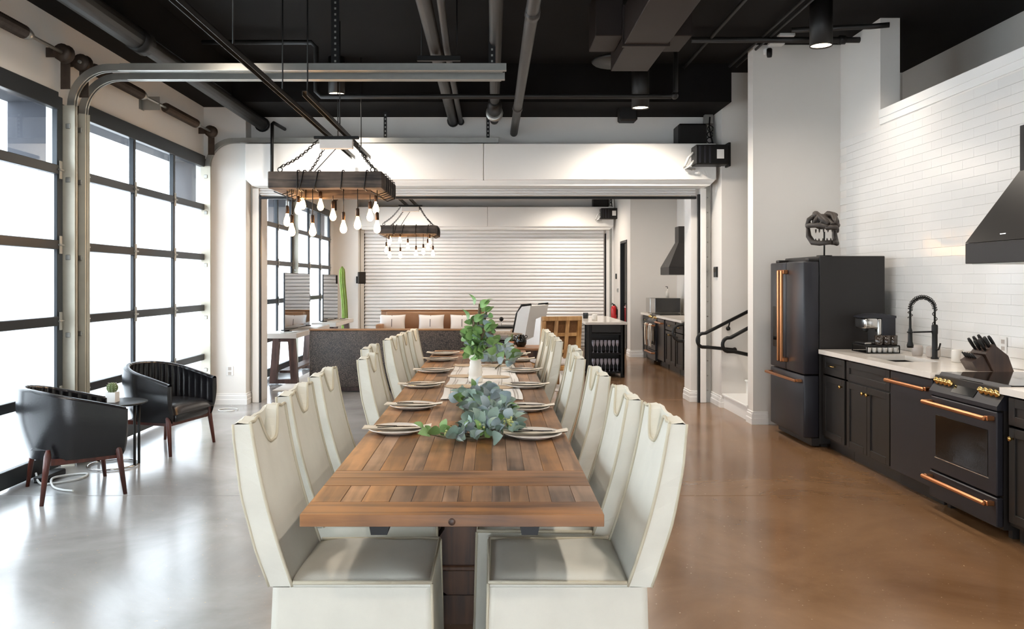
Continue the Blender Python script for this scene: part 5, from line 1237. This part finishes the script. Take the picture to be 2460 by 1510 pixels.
for k in range(3): obj('door', MB().rbox(ix0 - .018, ix0 - .001, iy0 + .33 + k * .62, iy0 + .93 + k * .62, .06, .83, .003), M['glassblack'], il)
gi = 0
for z, nm in ((.39, 'upper'), (.09, 'lower')):
    for k in range(7):
        x = ix0 + .10 + k * .065
        for j in (0,):
            pr = [(0, z), (.026, z), (.004, z + .006), (.004, z + .09), (.022, z + .12), (.028, z + .16), (.024, z + .20), (.022, z + .20), (.026, z + .16), (.02, z + .124), (0, z + .1)]
            top('wine_glass', MB().lathe(pr, 12, (x, iy0 + .10, .0015)), M['stem_glass'], 'stemmed glass on the %s island shelf, %s from the left' % (nm, ordn[k]), 'glass', 'stemmed glasses on the island shelves')
top('island_cup', MB().lathe([(0, 0), (.045, 0), (.05, .05), (.045, .10), (.038, .10), (.04, .03), (0, .02)], 16, (1.66, 14.4, .89)), M['frame'], 'blue-grey cup at the left of the island top', 'cup')
top('island_cup', MB().lathe([(0, 0), (.045, 0), (.048, .05), (.045, .11), (.038, .11), (.04, .03), (0, .02)], 16, (1.72, 13.6, .89)), M['ceramic'], 'pale cup near the front edge of the island top', 'cup')
# wing chairs
def wing_chair(label, loc, rz, mframe, mcloth, cane, hgt):
    t = thing('wing_chair', label, 'chair', (0, 0, 0)); w_ = .27 if cane else .36
    # local: faces +y, back at -y
    def lean(z): return -.30 - .20 * max(0, (z - .42)) 
    if cane:
        for x in (-w_, w_): obj('back_post', MB().prism([(lean(0.0) , .0), (lean(0) + .05, 0), (lean(hgt) + .05, hgt), (lean(hgt), hgt)], 'x', x - .03, x + .03), mframe, t)
        obj('top_rail', MB().rbox(-w_ - .03, w_ + .03, lean(hgt) - .005, lean(hgt) + .06, hgt - .06, hgt + .005, .008), mframe, t)
        for z in (.52, .76): obj('cross_slat', MB().rbox(-w_, w_, lean(z) + .004, lean(z) + .03, z, z + .05, .004), mframe, t)
        for x in (-.11, .06): obj('back_slat', MB().prism([(lean(.45) - .004, .45), (lean(.45) + .02, .45), (lean(hgt) + .02, hgt - .05), (lean(hgt) - .004, hgt - .05)], 'x', x, x + .05), mframe, t)
        obj('cane_panel', MB().prism([(lean(.45) + .034, .45), (lean(.45) + .04, .45), (lean(hgt) + .04, hgt - .05), (lean(hgt) + .034, hgt - .05)], 'x', -w_, w_), M['cane'], t)
        for x in (-w_ - .03, w_):
            obj('wing', MB().prism([(lean(.45) + .05, .45), (.30, .45), (.30, .66), (lean(.75) + .30, .74), (lean(hgt) + .26, hgt - .04), (lean(hgt) + .05, hgt)], 'x', x, x + .03), mcloth, t)
    else:
        obj('backrest', MB().prism([(lean(.40), .40), (lean(.40) + .12, .40), (lean(hgt) + .09, hgt - .02), (lean(hgt) + .05, hgt), (lean(hgt), hgt - .01)], 'x', -w_, w_), mcloth, t)
        for s_ in (-1, 1):
            obj('wing', MB().prism([(lean(.62), .62), (lean(.62) + .22, .62), (lean(hgt) + .24, hgt - .12), (lean(hgt) + .16, hgt - .02), (lean(hgt), hgt)], 'x', s_ * w_ - .02, s_ * w_ + .02), mcloth, t)
            obj('frame_edge', MB().tube([(s_ * w_, lean(.62) + .24, .62), (s_ * w_, lean(hgt) + .26, hgt - .14), (s_ * w_, lean(hgt) + .17, hgt), (s_ * w_, lean(hgt), hgt + .015)], .022, 8), M['iron'], t)
            obj('arm', MB().tube([(s_ * w_, lean(.6) + .05, .64), (s_ * w_, .0, .66), (s_ * w_, .26, .65), (s_ * w_, .30, .60), (s_ * w_, .28, .42)], .03, 8), mframe, t)
    obj('seat_cushion', MB().rbox(-w_ + .03, w_ - .03, -.30, .34, .34, .47, .04, 3), mcloth, t)
    obj('seat_frame', MB().rbox(-w_ + .01, w_ - .01, -.30, .33, .27, .34, .01), mframe, t)
    for x in (-w_ + .05, w_ - .05):
        for y in (-.27, .29): obj('leg', MB().tube([(x, y, .30), (x * 1.03, y * 1.05, 0)], [.028, .02], 8), mframe, t)
    t.location = loc; t.rotation_euler = (0, 0, rz)
M['cane'] = mat('brown_cane_weave', '#6f4c2a', 0.7, noise=.2, nscale=60, bump=.6, bscale=150)
M['drift'] = mat('pale_driftwood', '#b09a86', 0.7, noise=.25, nscale=30, bump=.5, bscale=60)
wing_chair('pale wood wing chair with lattice cane back behind the end of the dining table', (.86, 11.75, .014), .30, M['paleplank'], M['white_cloth'], True, 1.04)
wing_chair('white upholstered wing chair with driftwood arms in the far room', (.42, 14.05, .014), 1.1, M['drift'], M['white_cloth'], False, 1.13)
top('lantern', MB().lathe([(0, 0), (.06, 0), (.075, .03), (.075, .17), (.05, .20), (.05, .24), (0, .25)], 12, (1.02, 13.2, 1.0)), M['stonegrey'], 'x', 'lantern') if False else None
# wood sideboard at the end of the table with a black vase and a cactus
sb_ = thing('sideboard', 'narrow wooden sideboard just past the far end of the dining table', 'table', (.35, 9.75, 0))
obj('top', MB().rbox(-.02, .72, 9.5, 10.0, .735, .765, .004), M['tableX'], sb_)
for x in (.02, .64):
    for y in (9.54, 9.92): obj('leg', MB().rbox(x, x + .05, y, y + .05, 0, .735, .004), M['tabledark'], sb_)
obj('apron', MB().rbox(.03, .68, 9.53, 9.55, .64, .735, .003), M['tabledark'], sb_)
bv = thing('black_vase', 'round glossy black vase on the sideboard at the far end of the table', 'vase', (.345, 9.72, .765))
obj('vessel', MB().lathe([(0, .765), (.045, .765), (.066, .80), (.07, .835), (.06, .875), (.04, .898), (.042, .91), (.034, .91), (.03, .895), (0, .88)], 24, (.345, 9.72, 0)), M['glassblack'], bv)
obj('lug', MB().tube(arc((.345 - .062, .885), .016, 0, 2 * PI * 11 / 12, 11, 'xz', 9.72), .005, 6, closed=True).tube(arc((.345 + .062, .885), .016, 0, 2 * PI * 11 / 12, 11, 'xz', 9.72), .005, 6, closed=True), M['glassblack'], bv)
pc = thing('potted_succulent', 'small spiky succulent in a terracotta pot left of the black vase', 'plant', (.235, 9.72, .765))
obj('pot', MB().lathe([(0, .765), (.028, .765), (.034, .83), (.028, .83), (.026, .82), (0, .82)], 14, (.235, 9.72, 0)), M['clay'], pc)
lb = MB(); rr = random.Random(9)
for k in range(12):
    a = rr.uniform(0, 2 * PI); r = rr.uniform(.005, .02); p = Vector((.235 + r * math.cos(a), 9.72 + r * math.sin(a), .822)); lb.tube([p, p + Vector((.5 * r * math.cos(a), .5 * r * math.sin(a), .05)), p + Vector((1.2 * r * math.cos(a), 1.2 * r * math.sin(a), rr.uniform(.08, .11)))], [.006, .006, .001], 5)
obj('leaves', lb, M['cactus'], pc)
ob = thing('ottoman', 'black leather bench seat in the far room behind the greenery', 'bench', (.17, 12.9, .014))
obj('seat', MB().rbox(-.12, .40, 12.6, 13.2, .52, .66, .04, 3), M['leather'], ob)
for sx in (-.08, .36):
    for y in (12.65, 13.15): obj('leg', MB().tube([(sx, y, .53), (sx + (.09 if sx < 0 else -.09), y, .014)], .018, 8), M['drift'], ob)
et = thing('end_table', 'dark end table with crossed legs at the right end of the tan sofa', 'table', (.25, 16.6, .014))
obj('top', MB().rbox(-.05, .55, 16.3, 16.9, .60, .64, .005), M['iron'], et)
for s_ in (-1, 1): obj('leg', MB().tube([(.25 - s_ * .27, 16.35, .60), (.25 + s_ * .27, 16.35, .014)], .018, 6).tube([(.25 - s_ * .27, 16.85, .60), (.25 + s_ * .27, 16.85, .014)], .018, 6), M['iron'], et)
dc = thing('table_decoration', 'small dark round ornament on the dark end table', 'ornament', (.19, 16.5, .64)); obj('stand', MB().tube([(.19, 16.5, .641), (.19, 16.5, .74)], .006, 6).lathe([(0, .641), (.04, .641), (.04, .65), (0, .65)], 12, (.19, 16.5, 0)), M['chrome'], dc); obj('ball', MB().ball((.19, 16.5, .78), .045, 14, 8), M['iron'], dc)
# far wall: door, extinguisher, switches
dd = thing('door_9', None, None, (2.83, 17.4, 0), kind='structure')
obj('leaf_panel', MB().rbox(2.86, 2.90, 17.06, 17.79, 0.01, 2.36, .004), M['glassblack'], dd)
obj('frame', MB().box(2.815, 2.93, 17.0, 17.05, 0, 2.42).box(2.815, 2.93, 17.80, 17.85, 0, 2.42).box(2.815, 2.93, 17.05, 17.80, 2.37, 2.42), M['blackframe'], dd)
obj('handle', MB().tube([(2.86, 17.12, 1.0), (2.81, 17.12, 1.0), (2.81, 17.24, 1.0)], .01, 8), M['chrome'], dd)
fe = thing('fire_extinguisher', 'red fire extinguisher on the white wall right of the closed shutter', 'fire extinguisher', (2.73, 18.35, .62)); ex, ey = 2.745, 18.3
obj('cylinder', MB().lathe([(0, .62), (.06, .62), (.066, .64), (.066, .93), (.05, .98), (.022, 1.0), (0, 1.0)], 20, (ex, ey, 0)), M['red'], fe)
obj('valve', MB().lathe([(.02, 1.0), (.022, 1.03), (0, 1.035)], 10, (ex, ey, 0)).tube([(ex, ey, 1.03), (ex - .05, ey, 1.06)], .008, 6).tube([(ex, ey, 1.035), (ex - .06, ey, 1.03)], .007, 6), M['iron'], fe)
obj('hose', MB().tube([(ex + .02, ey - .01, 1.02), (ex + .06, ey - .05, .96), (ex + .05, ey - .07, .8)], .009, 6), M['iron'], fe); obj('bracket', MB().rbox(2.79, 2.83, ey - .03, ey + .03, .72, .92, .003), M['iron'], fe)
for lab, y, z, h_, nm in (('small black wall control right of the closed shutter, upper one', 18.45, 1.60, .12, 'wall_control'), ('small grey wall switch right of the closed shutter, lower one', 18.2, 1.30, .09, 'wall_switch')):
    t = thing(nm, lab, 'switch', (2.82, y, z)); obj('plate', MB().rbox(2.808, 2.83, y - .05, y + .05, z, z + h_, .003), M['iron'] if 'control' in nm else M['galv'], t); obj('button', MB().box(2.804, 2.808, y - .02, y + .02, z + .02, z + h_ - .02), M['frame'], t)
# far kitchen
base_cabinet('black base cabinet at the wing-wall end of the far kitchen', 15.78, 16.5, 2)
cooker('black range cooker hung with dish towels in the far kitchen', 15.0, 15.76)
dishwasher('black dishwasher in the far kitchen left of its cabinets', 14.38, 14.98)
base_cabinet('black two-door cabinet in the far kitchen next to the dishwasher', 13.55, 14.36, 2)
base_cabinet('black cabinet with one drawer nearest the jamb in the far kitchen', 13.0, 13.53, 1)
top('worktop', MB().box(FX - .03, KX - .005, 13.0, 14.99, .878, .918), M['counter'], 'pale worktop of the far kitchen nearer than its range', 'worktop')
top('worktop', MB().box(FX - .03, KX - .005, 15.77, 16.55, .878, .918), M['counter'], 'pale worktop of the far kitchen under the microwave', 'worktop')
hood('black pyramid range hood of the far kitchen', 15.0, 15.76)
mw = thing('microwave', 'black microwave with silver side on the far kitchen counter', 'microwave', (3.4, 16.1, .918))
obj('case', MB().rbox(3.10, 3.70, 15.92, 16.35, .928, 1.22, .006), M['chrome'], mw); obj('door', MB().rbox(3.20, 3.69, 15.905, 15.92, .935, 1.215, .004), M['glassblack'], mw); obj('foot', MB().box(3.13, 3.67, 15.98, 16.3, .918, .928), M['iron'], mw)
tb_ = thing('soap_bottle', 'small clear bottle standing on the far microwave', 'bottle', (3.48, 16.1, 1.22)); obj('body', MB().lathe([(0, 1.22), (.035, 1.22), (.035, 1.33), (.012, 1.37), (.012, 1.40), (0, 1.40)], 12, (3.48, 16.1, 0)), M['ceramic'], tb_); obj('pump', MB().tube([(3.48, 16.1, 1.40), (3.48, 16.1, 1.44), (3.44, 16.08, 1.44)], .007, 6), M['iron'], tb_)
for k, (y, m_) in enumerate(((15.62, 'napkin'), (15.45, 'tan'), (15.22, 'white_cloth'), (15.08, 'napkin'))):
    def tw(u, v, y=y): 
        return (2.945 - .012 * math.sin(PI * min(1, v * 1.1)) + .006 * math.sin(u * 9), y + (u - .5) * .11 * (1 + .1 * v) + .004 * math.sin(v * 7), .735 - .40 * v)
    mb = MB().grid(tw, 8, 12).grid(lambda u, v, y=y: (2.99 + .004 * math.sin(u * 9), y + (u - .5) * .11, .735 - .3 * v), 8, 8).grid(lambda u, v, y=y: (2.9675 - .0225 * math.cos(PI * v), y + (u - .5) * .11, .735 + .02 * math.sin(PI * v)), 8, 6)
    top('dish_towel', mb, M[m_], 'dish towel hanging on the far range handle, %s from the left' % ordn[k], 'towel', 'dish towels on the far range handle')
# beams and pipes seen through the opening
pipe('ceiling_pipe', 'black pipe crossing the far room in front of its shutter housing', [(-1.9, 17.2, 3.36), (1.2, 17.2, 3.36), (1.25, 17.2, 3.40), (1.25, 17.2, 4.1)], .035, M['blackpipe'])
pipe('ceiling_pipe', 'thin black pipe crossing the far room nearer than the housing pipe', [(-2.6, 13.6, 2.98), (.0, 13.6, 2.99), (2.3, 13.6, 2.99)], .018, M['blackpipe'])
fu = thing('far_fan_unit', 'black ceiling unit on the cross pipe in the far room', 'speaker', (.0, 13.6, 2.9)); fu.name = 'ceiling_speaker'
obj('cabinet', MB().rbox(-.10, .09, 13.5, 13.7, 2.86, 3.05, .015), M['iron'], fu); obj('drop_rod', MB().tube([(0, 13.6, 3.05), (0, 13.6, CZ)], .012, 6), M['iron'], fu)
